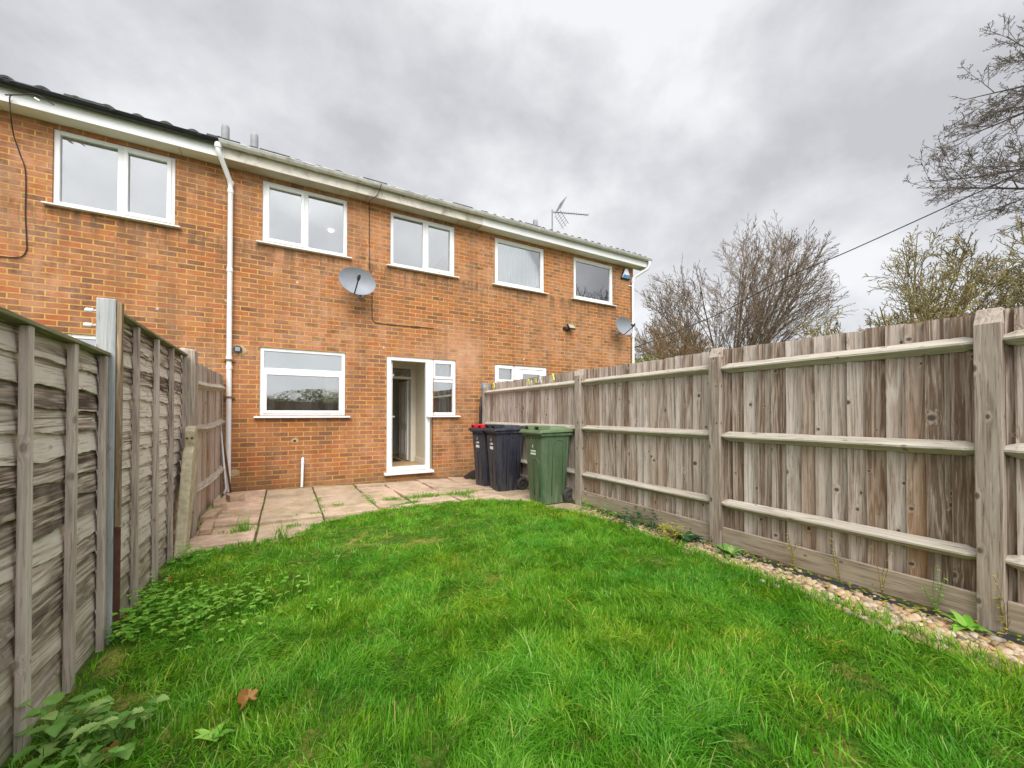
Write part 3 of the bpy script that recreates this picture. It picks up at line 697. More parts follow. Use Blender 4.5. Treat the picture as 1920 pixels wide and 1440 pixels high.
for z in (4.55, 2.35, 2.05): m.box(7.78, 7.90, D-0.03, D-0.001, z, z+0.02)
m.build('drainpipe', 'upvc', right, angle=40)
# waste pipe, flue and mortar patches on the middle house
m = MB(); p = on_y(568, 860, D-0.05); m.tube([(p[0]+0.01, D+0.02, p[2]+0.0), (p[0], D-0.045, p[2]+0.0), (p[0], D-0.055, p[2]-0.03), (p[0]-0.01, D-0.06, 0.0)], 0.021, 12)
m.tube([(p[0], D-0.05, p[2]-0.08), (p[0], D-0.052, p[2]-0.04)], 0.027, 12); m.build('waste_pipe', 'upvc', mid, angle=40)
m = MB(); p = on_y(445, 655, D)
m.tube([(p[0], D-0.004, p[2]), (p[0], D-0.045, p[2])], 0.056, 20); m.m = 1; m.tube([(p[0], D-0.02, p[2]), (p[0], D-0.052, p[2])], [0.04, 0.032], 16)
for k in range(4): m.box(p[0]-0.03+k*0.018, p[0]-0.022+k*0.018, D-0.056, D-0.046, p[2]-0.035, p[2]+0.035)
fl = m.build('flue', ['black_plastic', 'lead_grey'], mid, angle=40)
def patch(x, z, w, h, nm='mortar_patch', dpt=0.004):
    m = MB(); n = 18; rr = random.Random(int(x*1000))
    poly = [(x+w*math.cos(2*math.pi*k/n)*rr.uniform(0.8, 1.1), z+h*math.sin(2*math.pi*k/n)*rr.uniform(0.8, 1.1)) for k in range(n)]
    m.prism(poly, 1, D-dpt, D+0.001); return m.build(nm, 'mortar_patch', mid)
patch(p[0]+0.02, p[2]-0.005, 0.10, 0.075)
p2 = on_y(553, 826, D); patch(p2[0], p2[2], 0.055, 0.045)
m = MB(); m.tube([(p2[0], D-0.006, p2[2]-0.005), (p2[0], D-0.009, p2[2]-0.005)], 0.02, 12); m.build('overflow_hole', 'black_plastic', mid)
patch(-0.70, 0.30, 0.09, 0.06); 

# leaning pipes by the drainpipe
m = MB(); m.tube([on_y(411, 765, 7.30), on_y(416, 800, 7.32), on_y(434, 923, 7.36)], 0.014, 8)
o = m.build('metal_pipe', 'copper_brown', loc=(-0.75, 7.35, 0), smooth=True); tag(o, 'thin rusty brown pipe leaning beside the white drainpipe', 'pipe')
m = MB(); m.tube([on_y(413, 790, 7.22), on_y(425, 915, 7.26), on_y(421, 925, 7.2)], 0.013, 8)
o = m.build('plastic_pipe', 'upvc_old', loc=(-0.8, 7.25, 0), smooth=True); tag(o, 'thin off-white pipe leaning in the corner behind the fence end', 'pipe')

# ------------------------------------------------------------------ satellite dishes
def dish_parts(root, W=0.60, H=0.46):
    m = MB(); nr, ns = 6, 28; t_ = 0.008
    for side in (0, 1):
        for i in range(nr+1):
            r = i/nr
            for k in range(ns):
                a = 2*math.pi*k/ns
                m.v.append((r*W/2*math.cos(a), -0.075*(r*r)+0.075+side*t_ - (0.006 if (i == nr and side == 0) else 0), r*H/2*math.sin(a)))
    for side in (0, 1):
        o = side*(nr+1)*ns
        for i in range(nr):
            for k in range(ns):
                f = (o+i*ns+k, o+i*ns+(k+1) % ns, o+(i+1)*ns+(k+1) % ns, o+(i+1)*ns+k); m.face(f if side else f[::-1])
    o1, o2 = nr*ns, (2*nr+1)*ns
    for k in range(ns): m.face((o1+k, o1+(k+1) % ns, o2+(k+1) % ns, o2+k))
    d = m.build('reflector', 'dish_grey', root, bake=False, angle=50)
    a = MB(); a.tube([(0.0, 0.06, -0.20), (0, -0.02, -0.235), (0.0, -0.34, -0.09)], 0.011, 8); a.build('arm', 'metal_dark', root, bake=False)
    l = MB(); l.tube([(0, -0.30, -0.10), (0, -0.335, -0.075), (0, -0.37, -0.03)], [0.018, 0.026, 0.020], 12); l.tube([(0, -0.33, -0.08), (0, -0.27, -0.04), (0, -0.26, -0.035)], [0.02, 0.03, 0.03], 12); l.build('receiver', 'metal_dark', root, bake=False)
    return d
def dish(loc, label, yaw, pitch, s, wallpt, roll=0):
    root = empty('satellite_dish', loc, label, 'satellite dish', 'satellite dishes on the brick wall')
    root.rotation_euler = (pitch, roll, yaw); root.scale = (s, s, s)
    return root
d1 = on_y(669, 526, D-0.34)
r1 = dish(d1, 'grey oval satellite dish between the two upper windows of the middle house', R(-3), R(-3), 1.0, None, R(12)); dish_parts(r1)
d2 = on_y(1172, 611, D-0.34)
r2 = dish(d2, 'grey satellite dish at the far right corner by the drainpipe', R(-3), R(-3), 0.95, None, R(12)); dish_parts(r2)
for rr_, dd, off in ((r1, d1, 0.10), (r2, d2, 0.06)):
    mt = (Matrix.Translation(Vector(dd)) @ rr_.rotation_euler.to_matrix().to_4x4() @ Matrix.Scale(rr_.scale[0], 4)).inverted()
    m = MB(); pp = [mt @ Vector(q) for q in ((dd[0]+off, D-0.002, dd[2]-0.14), (dd[0]+off, D-0.14, dd[2]-0.14), (dd[0]+off*0.5, D-0.22, dd[2]-0.05))]
    pp.append(Vector((0, 0.085, 0.0))); m.tube(pp, 0.018, 10)
    q0 = mt @ Vector((dd[0]+off, D-0.001, dd[2]-0.14)); q1 = mt @ Vector((dd[0]+off, D-0.012, dd[2]-0.14)); m.tube([q0, q1], 0.06, 12)
    m.build('bracket', 'galvanised', rr_, bake=False, angle=40)

# cables on the walls
def cable(pts, name, label, r=0.006, mat='cable_black', cat='cable', n=6):
    m = MB(); P = [Vector(p) for p in pts]; Q = []
    for i in range(len(P)-1):
        p0, p1, p2, p3 = P[max(i-1, 0)], P[i], P[i+1], P[min(i+2, len(P)-1)]
        for k in range(6):
            t = k/6; Q.append(0.5*((2*p1)+(-p0+p2)*t+(2*p0-5*p1+4*p2-p3)*t*t+(-p0+3*p1-3*p2+p3)*t**3))
    Q.append(P[-1]); m.tube(Q, r, n)
    o = m.build(name, mat, loc=tuple(P[len(P)//2]), smooth=True); tag(o, label, cat); return o
yw = D-0.012
cable([on_y(16, 172, FAS-0.13), on_y(9, 178, FAS-0.02), on_y(12, 215, FAS-0.01), on_y(18, 250, D-0.05), on_y(30, 285, yw), on_y(41, 320, yw), on_y(42, 400, yw), on_y(45, 450, yw), on_y(44, 470, yw), on_y(30, 481, yw), on_y(-20, 478, yw)],
      'wall_cable', 'black cable looping down the brickwork left of the upper left window')
cable([on_y(714, 341, FAS-0.14), on_y(706, 362, FAS-0.02), on_y(691, 375, FAS-0.008), on_y(691, 385, D-0.1), on_y(691, 400, yw), on_y(692, 505, yw)], 'wall_cable', 'black cable dropping from the gutter down to the grey dish')
cable([on_y(697, 548, yw), on_y(697, 590, yw), on_y(700, 602, yw), on_y(712, 606, yw), on_y(760, 611, yw), on_y(812, 615, yw)], 'wall_cable', 'black cable running from under the dish sideways to a hole in the wall')
cable([on_y(0, 172, FAS-0.135), on_y(30, 172, FAS-0.14), on_y(60, 172, FAS-0.13), on_y(93, 191, FAS-0.13)], 'gutter_cable', 'short black cable slung under the black gutter at far left', 0.007)
cable([(7.9, 7.40, 2.93), on_d(1340, 592, 11.4), on_d(1480, 518, 11.3), on_d(1600, 467, 11.3), on_d(1920, 320, 11.5), on_d(2300, 130, 12.5)], 'overhead_cable', 'dark overhead cable stretched from the house corner across the sky past bare trees', 0.012)
m = MB(); a, b = on_y(56, 178, FAS-0.13), on_y(66, 184, FAS-0.13); m.tube([a, b], 0.013, 8); o = m.build('cable_joiner', 'white_enamel', loc=a); tag(o, 'small white cable joiner hanging beneath the black gutter', 'connector')

# floodlight, alarm box, aerial
p = on_y(1066, 612, D-0.1); fr_ = empty('floodlight', (p[0], D, p[2]), 'small black floodlight on the brick wall between the right upper windows and fence', 'floodlight')
m = MB(); c = p; m.hexa([(c[0]-0.02, D-0.17, c[2]-0.05), (c[0]+0.17, D-0.17, c[2]-0.05), (c[0]+0.17, D-0.13, c[2]-0.07), (c[0]-0.02, D-0.13, c[2]-0.07), (c[0]-0.02, D-0.09, c[2]+0.07), (c[0]+0.17, D-0.09, c[2]+0.07), (c[0]+0.17, D-0.05, c[2]+0.05), (c[0]-0.02, D-0.05, c[2]+0.05)])
m.build('housing', 'black_plastic', fr_, bevel=0.004)
m = MB(); m.hexa([(c[0]-0.005, D-0.174, c[2]-0.038), (c[0]+0.155, D-0.174, c[2]-0.038), (c[0]+0.155, D-0.168, c[2]-0.04), (c[0]-0.005, D-0.168, c[2]-0.04), (c[0]-0.005, D-0.104, c[2]+0.058), (c[0]+0.155, D-0.104, c[2]+0.058), (c[0]+0.155, D-0.098, c[2]+0.056), (c[0]-0.005, D-0.098, c[2]+0.056)])
m.build('lens', 'lens_glass', fr_)
m = MB(); m.box(c[0]-0.09, c[0]-0.04, D-0.05, D-0.001, c[2]-0.06, c[2]+0.0); m.tube([(c[0]-0.065, D-0.07, c[2]-0.03), (c[0]-0.02, D-0.08, c[2]-0.01)], 0.012, 6); m.box(c[0]-0.02, c[0]+0.06, D-0.07, D-0.001, c[2]-0.08, c[2]-0.05); m.build('bracket', 'black_plastic', fr_, bevel=0.004)
p = on_y(1172, 512, D); al = empty('alarm_box', (p[0], D, p[2]), 'blue and white triangular alarm box near the top right corner of the wall', 'alarm')
def tri(w, z0, z1, h0=None): 
    return [(p[0]-w, p[2]+z0), (p[0]+w, p[2]+z0), (p[0]+w*0.92, p[2]+z0+0.05), (p[0]+0.035, p[2]+z1), (p[0]-0.035, p[2]+z1), (p[0]-w*0.92, p[2]+z0+0.05)]
m = MB(); m.prism(tri(0.155, -0.155, 0.125), 1, D-0.05, D-0.002); m.build('back_plate', 'metal_dark', al, bevel=0.005)
m = MB(); m.prism(tri(0.14, -0.14, 0.11), 1, D-0.075, D-0.051); m.build('cover', 'white_enamel', al, bevel=0.006)
m = MB(); z0 = p[2]-0.14; m.prism([(p[0]-0.136, z0+0.003), (p[0]+0.136, z0+0.003), (p[0]+0.125, z0+0.045), (p[0]+0.105, z0+0.085), (p[0]-0.105, z0+0.085), (p[0]-0.125, z0+0.045)], 1, D-0.079, D-0.0755); m.build('blue_band', 'blue_enamel', al)
# aerial
YA = 8.6; base = on_y(1036, 440, YA); top = on_y(1036, 391, YA)
ar = empty('tv_aerial', (base[0], YA, base[2]-0.2), 'metal television aerial with long boom standing on the roof', 'aerial')
MB().tube([(base[0], YA, roof_z(YA)), top], 0.018, 8).build('mast', 'alu', ar)
bt = on_y(1104, 401, YA-0.2); b0 = on_y(1036, 395, YA)
MB().tube([b0, bt], 0.013, 6).build('boom', 'alu', ar)
bd = (Vector(bt)-Vector(b0)); bl = bd.length; bu = bd.normalized(); side = bu.cross(Vector((0, 0, 1))).normalized(); upv = side.cross(bu).normalized()
m = MB()
for k in range(11):
    c = Vector(b0)+bu*(0.30+k*(bl-0.32)/10); m.tube([c-side*0.09, c+side*0.09], 0.004, 4)
m.build('directors', 'alu', ar)
m = MB()
c0 = Vector(b0)+bu*0.16
for sgn in (1, -1):
    for k in range(6):
        c = c0 + upv*sgn*(0.05+k*0.055) + bu*(k*0.035)
        m.tube([c-side*0.2, c+side*0.2], 0.005, 4)
    for s_ in (-0.15, 0, 0.15):
        m.tube([c0+side*s_+upv*sgn*0.02, c0+side*s_+upv*sgn*0.36+bu*0.22], 0.006, 4)
m.build('reflector', 'alu', ar)

# ------------------------------------------------------------------ ground
def poly_in(px, py, poly):
    inside = np.zeros(px.shape, bool); n = len(poly); j = n-1
    for i in range(n):
        xi, yi = poly[i]; xj, yj = poly[j]
        c = ((yi > py) != (yj > py)) & (px < (xj-xi)*(py-yi)/(yj-yi+1e-12)+xi); inside ^= c; j = i
    return inside
XL = -0.83; XR = 3.40
edge = [(365, 1044), (400, 1036), (470, 1024), (525, 1016), (575, 1002), (605, 980), (680, 968), (720, 960), (780, 952), (840, 945), (900, 941), (960, 940), (1000, 945), (1040, 955), (1085, 966)]
E = [on_g(u, v)[:2] for u, v in edge]
right_edge = [on_g(u, v)[:2] for u, v in ((1150, 984), (1250, 1020), (1350, 1058), (1480, 1104), (1600, 1162), (1700, 1203), (1800, 1236), (1900, 1268))]
LAWN = [(XL+0.03, E[0][1])] + E + right_edge + [(2.96, 0.2), (2.96, -3.6), (XL+0.02, -3.6)]
LAWN_NP = LAWN
def gz(x, y):     # lawn surface
    return 0.012+0.022*mnoise.noise(Vector((x*1.1, y*1.1, 3.3)))+0.01*mnoise.noise(Vector((x*4, y*4, 1.3)))
m = MB(); m.v = [(-300, -300, -0.06), (300, -300, -0.06), (300, 300, -0.06), (-300, 300, -0.06)]; m.face((0, 1, 2, 3)); struct(m.build('ground', 'soil'))
# garden bed under the lawn: grid sheet
m = MB(); nx, ny = 90, 130; xs = np.linspace(XL-0.1, XR+0.15, nx); ys = np.linspace(-3.7, 5.55, ny)
inn = poly_in(*np.meshgrid(xs, ys), LAWN)
for j in range(ny):
    for i in range(nx):
        z = gz(xs[i], ys[j]) if inn[j, i] else -0.035
        m.v.append((xs[i], ys[j], z))
for j in range(ny-1):
    for i in range(nx-1):
        a = j*nx+i; m.face((a, a+1, a+nx+1, a+nx))
struct(m.build('lawn_soil', 'turf', smooth=True))

# patio slabs
def pz(x, y):
    t = max(0, (x-0.5)/2.9)*max(0, (y-5.6)/1.9); return 0.0-0.08*min(1.2, t)
m = MB(); rr = random.Random(4)
cols = [(-0.80, -0.25, [(4.02, 4.55), (4.55, 4.92), (4.92, 5.3), (5.3, 5.75), (5.75, 6.25), (6.25, 6.85), (6.85, 7.42)], 'p'),
        (-0.25, 0.40, [(4.0, 4.62), (4.62, 5.22), (5.22, 5.86), (5.86, 6.74), (6.74, 7.42)], 'g'),
        (0.40, 1.04, [(4.5, 5.15), (5.15, 5.78), (5.78, 6.42), (6.42, 7.0), (7.0, 7.42)], 'g'),
        (1.04, 1.52, [(4.75, 5.25), (5.25, 5.9), (5.9, 6.5), (6.5, 7.1), (7.1, 7.42)], 'b'),
        (1.52, 2.14, [(4.9, 5.3), (5.3, 5.95), (5.95, 6.55), (6.55, 7.14), (7.14, 7.42)], 'b'),
        (2.14, 2.76, [(4.6, 5.1), (5.1, 5.75), (5.75, 6.4), (6.4, 7.02), (7.02, 7.42)], 'b'),
        (2.76, 3.40, [(3.95, 4.5), (4.5, 5.1), (5.1, 5.75), (5.75, 6.4), (6.4, 7.02), (7.02, 7.42)], 'b')]
for (a, b, rows, k) in cols:
    for (c, d_) in rows:
        gp = 0.010; h_ = rr.uniform(-0.010, 0.010); tx = rr.uniform(-0.010, 0.010); ty = rr.uniform(-0.012, 0.012)
        bidv = {'p': rr.uniform(0.75, 1.0), 'g': rr.uniform(0.0, 0.45), 'b': rr.uniform(0.3, 0.8)}[k]
        x0, x1, y0, y1 = a+gp, b-gp, c+gp*1.5, d_-gp*1.5; q = 0.006
        ring = []
        for ins, dz in ((0, -0.045), (0, -0.006), (q, 0.0)):
            ring.append([(x0+ins, y0+ins, pz(x0, y0)+h_-tx-ty+dz), (x1-ins, y0+ins, pz(x1, y0)+h_+tx-ty+dz), (x1-ins, y1-ins, pz(x1, y1)+h_+tx+ty+dz), (x0+ins, y1-ins, pz(x0, y1)+h_-tx+ty+dz)])
        o = len(m.v); m.v += ring[0]+ring[1]+ring[2]
        for r_ in (0, 4):
            for k2 in range(4): m.face((o+r_+k2, o+r_+(k2+1) % 4, o+r_+4+(k2+1) % 4, o+r_+4+k2), bidv)
        m.face((o+8, o+9, o+10, o+11), bidv)
struct(m.build('patio', 'paving'))
m = MB(); nx, ny = 24, 20
for j in range(ny+1):
    for i in range(nx+1):
        x = -0.82+4.25*i/nx; y = 3.9+3.6*j/ny; m.v.append((x, y, pz(x, y)-0.022+0.006*mnoise.noise(Vector((x*6, y*6, 0)))))
for j in range(ny):
    for i in range(nx): a = j*(nx+1)+i; m.face((a, a+1, a+nx+2, a+nx+1))
struct(m.build('patio_joint_soil', 'soil', smooth=True))

# ------------------------------------------------------------------ right-hand close-board fence
ftop = 1.80
rf = empty('wooden_fence', (XR, 3.0, 0), 'tall weathered close-board fence with arris rails along the right side of the lawn', 'fence')
posts = [-3.55, -1.2, 0.61, 2.24, 4.19, 7.17]
PW = 0.052
for y in posts:
    m = MB(); h = 1.82+rnd(-0.01, 0.01); lean = rnd(-0.006, 0.006)
    n = 7
    # square post with weathered (sloping) top
    m.v = []; 
    for k in range(n+1):
        z = -0.1+(h-0.09+0.1)*k/n; w = PW+0.0015*math.sin(k*2.1+y)
        m.v += [(XR+lean*z, y-w, z), (XR+0.1+lean*z, y-w, z), (XR+0.1+lean*z, y+w, z), (XR+lean*z, y+w, z)]
    for k in range(n):
        for s_ in range(4): m.face((k*4+s_, k*4+(s_+1) % 4, k*4+4+(s_+1) % 4, k*4+4+s_), 0.35+0.3*random.random() if k == 0 else m.b[-1])
    o = n*4; L_ = len(m.v); lz = lean*h
    m.v += [(XR+0.045+lz, y-PW+0.004, h), (XR+0.1+lz, y-PW+0.004, h), (XR+0.1+lz, y+PW-0.004, h), (XR+0.045+lz, y+PW-0.004, h)]
    for s_ in range(4): m.face((o+s_, o+(s_+1) % 4, L_+(s_+1) % 4, L_+s_), 0.95)
    m.face((L_, L_+1, L_+2, L_+3), 0.9)
    m.build('post', 'wood_post', rf, bevel=0.004)
for i in range(len(posts)-1):
    y0, y1 = posts[i]+PW, posts[i+1]-PW
    # feather-edge boards: each tapers and laps the next
    m = MB(); y = y0+0.003; BX = XR+0.085
    while y < y1-0.01:
        w = rnd(0.088, 0.118) if y1-posts[0] > 4.1 else rnd(0.1, 0.13)
        ye = min(y+w, y1-0.001); t = rnd(-0.004, 0.004); zt = ftop+rnd(-0.006, 0.006); cup = rnd(-0.004, 0.006); b_ = random.random()
        zs = [0.15, 0.7, 1.2, zt]
        # thick edge (proud) at the high-Y side, thin edge tucked behind
        o = len(m.v); 
        for z in zs:
            wv = 0.003*math.sin(z*3+b_*20)
            m.v += [(BX+0.004+t, y, z), (BX-0.004+cup+t, (y+ye)/2, z), (BX-0.017+t+wv, ye-0.001, z), (BX+0.016, ye-0.001, z), (BX+0.016, y, z)]
        for r in range(3):
            for s_ in range(5): m.face((o+r*5+s_, o+r*5+(s_+1) % 5, o+r*5+5+(s_+1) % 5, o+r*5+5+s_), b_)
        m.face([o+15+k for k in range(5)], b_); m.face([o+k for k in range(5)][::-1], b_)
        y = ye+0.0005
    m.build('board_panel', 'wood_board', rf)
    for zr_ in (1.63, 1.015, 0.41):
        m = MB(); a = XR+0.012+rnd(-0.003, 0.003); bk = XR+0.070; dz = rnd(-0.006, 0.006); o = 0; n = 12; bb = rnd(0.5, 0.95)
        for k in range(n+1):
            fr0 = 0 if k == 0 else 1 if k == n else (0.05/(y1-y0) if k == 1 else 1-0.05/(y1-y0) if k == n-1 else k/n)
            yy = y0-0.003+(y1-y0+0.006)*fr0; s_ = 0.0012*math.sin(k*0.9+y0*3); f_ = 0.6 if k in (0, n) else 1.0
            z_ = zr_+dz+s_
            m.v += [(a+0.035*(1-f_), yy, z_-0.006), (a+0.035*(1-f_), yy, z_+0.006), (bk, yy, z_+0.045*f_), (bk, yy, z_-0.042*f_)]
        for k in range(n):
            for q_ in range(4): m.face((k*4+q_, k*4+(q_+1) % 4, k*4+4+(q_+1) % 4, k*4+4+q_), bb)
        m.face((3, 2, 1, 0), bb); m.face((n*4, n*4+1, n*4+2, n*4+3), bb)
        m.build('rail', 'wood_rail', rf)
    MB().box(XR+0.026, XR+0.054, y0+0.002, y1-0.002, 0.035, 0.195, bid=rnd(0.4, 0.9)).build('gravel_board', 'wood_gravel_board', rf, bevel=0.004)

# ------------------------------------------------------------------ left fence
lf = empty('wooden_fence', (XL, 4.0, 0), 'dark weathered lap-panel fence with vertical battens along the left side of the lawn', 'fence')
def lap_panel(y0, y1, zt0, zt1, battens, seed, zb=-0.02):
    rr = random.Random(seed); m = MB(); X = XL-0.045
    z = zb; row = 0; n = int((y1-y0)/0.02)
    while z < zt0-0.03:
        ex = rr.uniform(0.098, 0.118); top = min(z+ex+0.02, zt0-0.004); b_ = rr.random(); ph = rr.uniform(0, 50); o = len(m.v)
        for i in range(n+1):
            y = y0+(y1-y0)*i/n; f = (y-y0)/(y1-y0); tz = (zt1-zt0)*f
            wv = 0.022*mnoise.noise(Vector((y*2.6, ph, 0)))+0.010*mnoise.noise(Vector((y*9, ph, 2)))+0.004*mnoise.noise(Vector((y*30, ph, 4)))
            bow = 0.006*mnoise.noise(Vector((y*2, ph+9, 0)))
            k = tz*(z/zt0); zb_ = z+k+(wv if row else 0)
            m.v += [(X-0.004, y, zb_), (X+0.012+bow, y, zb_), (X+0.011+bow, y, zb_+0.012), (X+0.003+bow*.5, y, (zb_+top+k)/2+0.01), (X-0.008, y, top+k)]
        for i in range(n):
            for s_ in range(4): a = o+i*5+s_; m.face((a, a+5, a+6, a+1), b_)
        z += ex; row += 1
    for s_ in (y0, y1):     # closing strip at the ends
        m.box(X-0.012, X-0.006, s_-0.003, s_+0.003, zb, zt0)
    p = m.build('lap_panel', 'wood_lap', lf, angle=60)
    for yb in battens:
        f = (yb-y0)/(y1-y0); zt = zt0+(zt1-zt0)*f; b = MB(); w = 0.0185; tl = rr.uniform(-0.008, 0.008)
        b.hexa([(X+0.016, yb-w, zb-0.05), (X+0.048, yb-w, zb-0.05), (X+0.048, yb+w, zb-0.05), (X+0.016, yb+w, zb-0.05), (X+0.016, yb-w+tl, zt-0.012), (X+0.044, yb-w+tl, zt-0.012), (X+0.044, yb+w+tl, zt-0.012), (X+0.016, yb+w+tl, zt-0.012)], rr.random())
        b.build('batten', 'wood_batten', p, bevel=0.003)
    c = MB(); c.hexa([(X-0.025, y0, zt0-0.008), (X+0.052, y0, zt0-0.011), (X+0.052, y1, zt1-0.011), (X-0.025, y1, zt1-0.008), (X-0.025, y0, zt0+0.014), (X+0.052, y0, zt0+0.008), (X+0.052, y1, zt1+0.008), (X-0.025, y1, zt1+0.014)])
    c.build('capping', 'wood_cap', p, bevel=0.003)
    return p
lap_panel(-3.4, -0.95, 1.56, 1.56, [-3.35, -2.4, -1.5, -0.98], 61)
lap_panel(-0.85, 1.03, 1.57, 1.57, [-0.83, -0.4, 0.05, 0.55, 1.0], 62)
lap_panel(1.12, 2.95, 1.592, 1.540, [1.15, 1.50, 1.84, 2.20, 2.565, 2.925], 21)
lap_panel(3.006, 4.90, 1.80, 1.785, [3.035, 3.46, 3.93, 4.38, 4.87], 22)
# big pale post, its brown facing strip with rusty lower half
m = MB(); m.box(-0.888, -0.808, 2.955, 3.0, -0.05, 1.845, 0.6); m.build('post', 'wood_pale', lf, bevel=0.006)
MB().box(-0.806, -0.784, 2.958, 2.99, 0.60, 1.83, 0.6).build('facing_strip', 'wood_brown', lf, bevel=0.004)
MB().box(-0.806, -0.782, 2.956, 2.975, -0.02, 0.597).build('rusty_angle', 'rust', lf, bevel=0.002)
for y in (1.08, -0.9): MB().box(XL-0.12, XL-0.02, y-0.048, y+0.035, -0.05, 1.65, 0.5).build('post', 'wood_post', lf, bevel=0.006)
# knotty post
m = MB(); n = 9
for k in range(n+1):
    z = -0.05+1.89*k/n; w = 0.058+0.004*math.sin(k*1.7); sx = 0.006*math.sin(k*1.1)
    m.v += [(XL-0.075+sx, 4.93, z), (XL+0.055+sx, 4.93, z), (XL+0.06+sx, 5.06, z), (XL-0.075+sx, 5.06, z)]
for k in range(n):
    for s_ in range(4): m.face((k*4+s_, k*4+(s_+1) % 4, k*4+4+(s_+1) % 4, k*4+4+s_), 0.72)
L_ = len(m.v); o = n*4
m.v += [(XL-0.06, 4.95, 1.862), (XL+0.035, 4.95, 1.85), (XL+0.035, 5.04, 1.85), (XL-0.06, 5.04, 1.862)]
for s_ in range(4): m.face((o+s_, o+(s_+1) % 4, L_+(s_+1) % 4, L_+s_), 0.8)
m.face((L_, L_+1, L_+2, L_+3), 0.8)
m.build('post', 'wood_post', lf, bevel=0.008)
MB().box(XL-0.02, XL+0.012, 4.83, 4.90, 0.0, 1.02, 0.5).build('stake', 'wood_batten', lf, bevel=0.004)
# concrete repair spur with two bolts
m = MB(); xa, xb = XL+0.005, XL+0.085
prof = [(4.865, 1.10), (4.80, 1.09), (4.775, 1.05), (4.775, 0.90), (4.70, 0.86), (4.36, -0.08), (4.50, -0.08), (4.93, 0.72), (4.925, 1.07)]
m.prism([(yy, zz) for yy, zz in prof], 0, xa, xb); sp_ = m.build('concrete_spur', 'concrete', lf, bevel=0.012)
for xx in (xa+0.022, xa+0.058): MB().tube([(xx, 4.776, 0.985), (xx, 4.769, 0.985)], 0.010, 10).build('bolt', 'rust', sp_)
# close-board end section by the house
m = MB(); y = 5.075; X = XL+0.0
while y < 7.28:
    w = rnd(0.095, 0.12); ye = min(y+w, 7.3); b_ = random.random(); t = rnd(-0.004, 0.004)
    zt = 1.76+0.045*(y-5.07)/2.2+rnd(-0.012, 0.012)
    m.hexa([(X-0.03, y, 0.03), (X-0.012+t, y, 0.03), (X-0.004+t, ye-0.002, 0.03), (X-0.03, ye-0.002, 0.03), (X-0.03, y, zt), (X-0.012+t, y, zt), (X-0.004+t, ye-0.002, zt), (X-0.03, ye-0.002, zt)], b_)
    y = ye
m.build('board_panel', 'wood_board', lf)
for (za, zb_) in ((1.52, 1.60), (1.06, 1.10), (0.42, 0.40)):
    m = MB(); n = 8
    for k in range(n+1):
        yy = 5.065+2.2*k/n; z_ = za+(zb_-za)*k/n-0.035*math.sin(math.pi*k/n)*(1 if za < 1.3 else 0.3)
        m.v += [(X+0.055, yy, z_), (X-0.003, yy, z_+0.05), (X-0.003, yy, z_-0.05)]
    for k in range(n):
        for q_ in range(3): m.face((k*3+q_, k*3+(q_+1) % 3, k*3+3+(q_+1) % 3, k*3+3+q_), 0.5)
    m.face((2, 1, 0)); m.face((n*3, n*3+1, n*3+2)); m.build('rail', 'wood_rail', lf)
MB().box(X-0.09, X+0.01, 7.305, 7.40, -0.1, 1.80, 0.4).build('post', 'wood_post', lf, bevel=0.006)
# insulator fittings on the pale post
for (uu, vv) in ((166, 581), (164, 609)):
    p = on_y(uu, vv, 2.98); m = MB(); m.tube([(p[0]-0.02, 2.98, p[2]), (p[0]-0.014, 2.98, p[2]), (p[0]+0.010, 2.98, p[2]), (p[0]+0.016, 2.98, p[2])], [0.006, 0.012, 0.012, 0.005], 12)
    m.tube([(p[0]+0.014, 2.98, p[2]), (-0.885, 2.98, p[2]+0.004)], 0.004, 6)
    o = m.build('insulator', 'white_enamel', loc=p, smooth=True)
    tag(o, 'upper small white insulator on the pale fence post' if vv < 600 else 'lower small white insulator on the pale fence post', 'insulator', 'insulators on the pale post')

# rear fence and hedge behind the camera, mirrored in the windows
bf = empty('wooden_fence', (1.3, -3.7, 0), 'plain board fence closing the far end of the garden, mirrored in the kitchen window', 'fence')
m = MB(); x = XL
while x < XR: b_ = random.random(); m.box(x, min(x+0.118, XR), -3.74+0.004*b_, -3.72, 0.02, 1.72, b_); x += 0.12
m.build('board_panel', 'wood_board', bf)
for x in (-0.8, 1.3, 3.3): MB().box(x, x+0.1, -3.719, -3.62, 0, 1.78, 0.5).build('post', 'wood_post', bf, bevel=0.004)

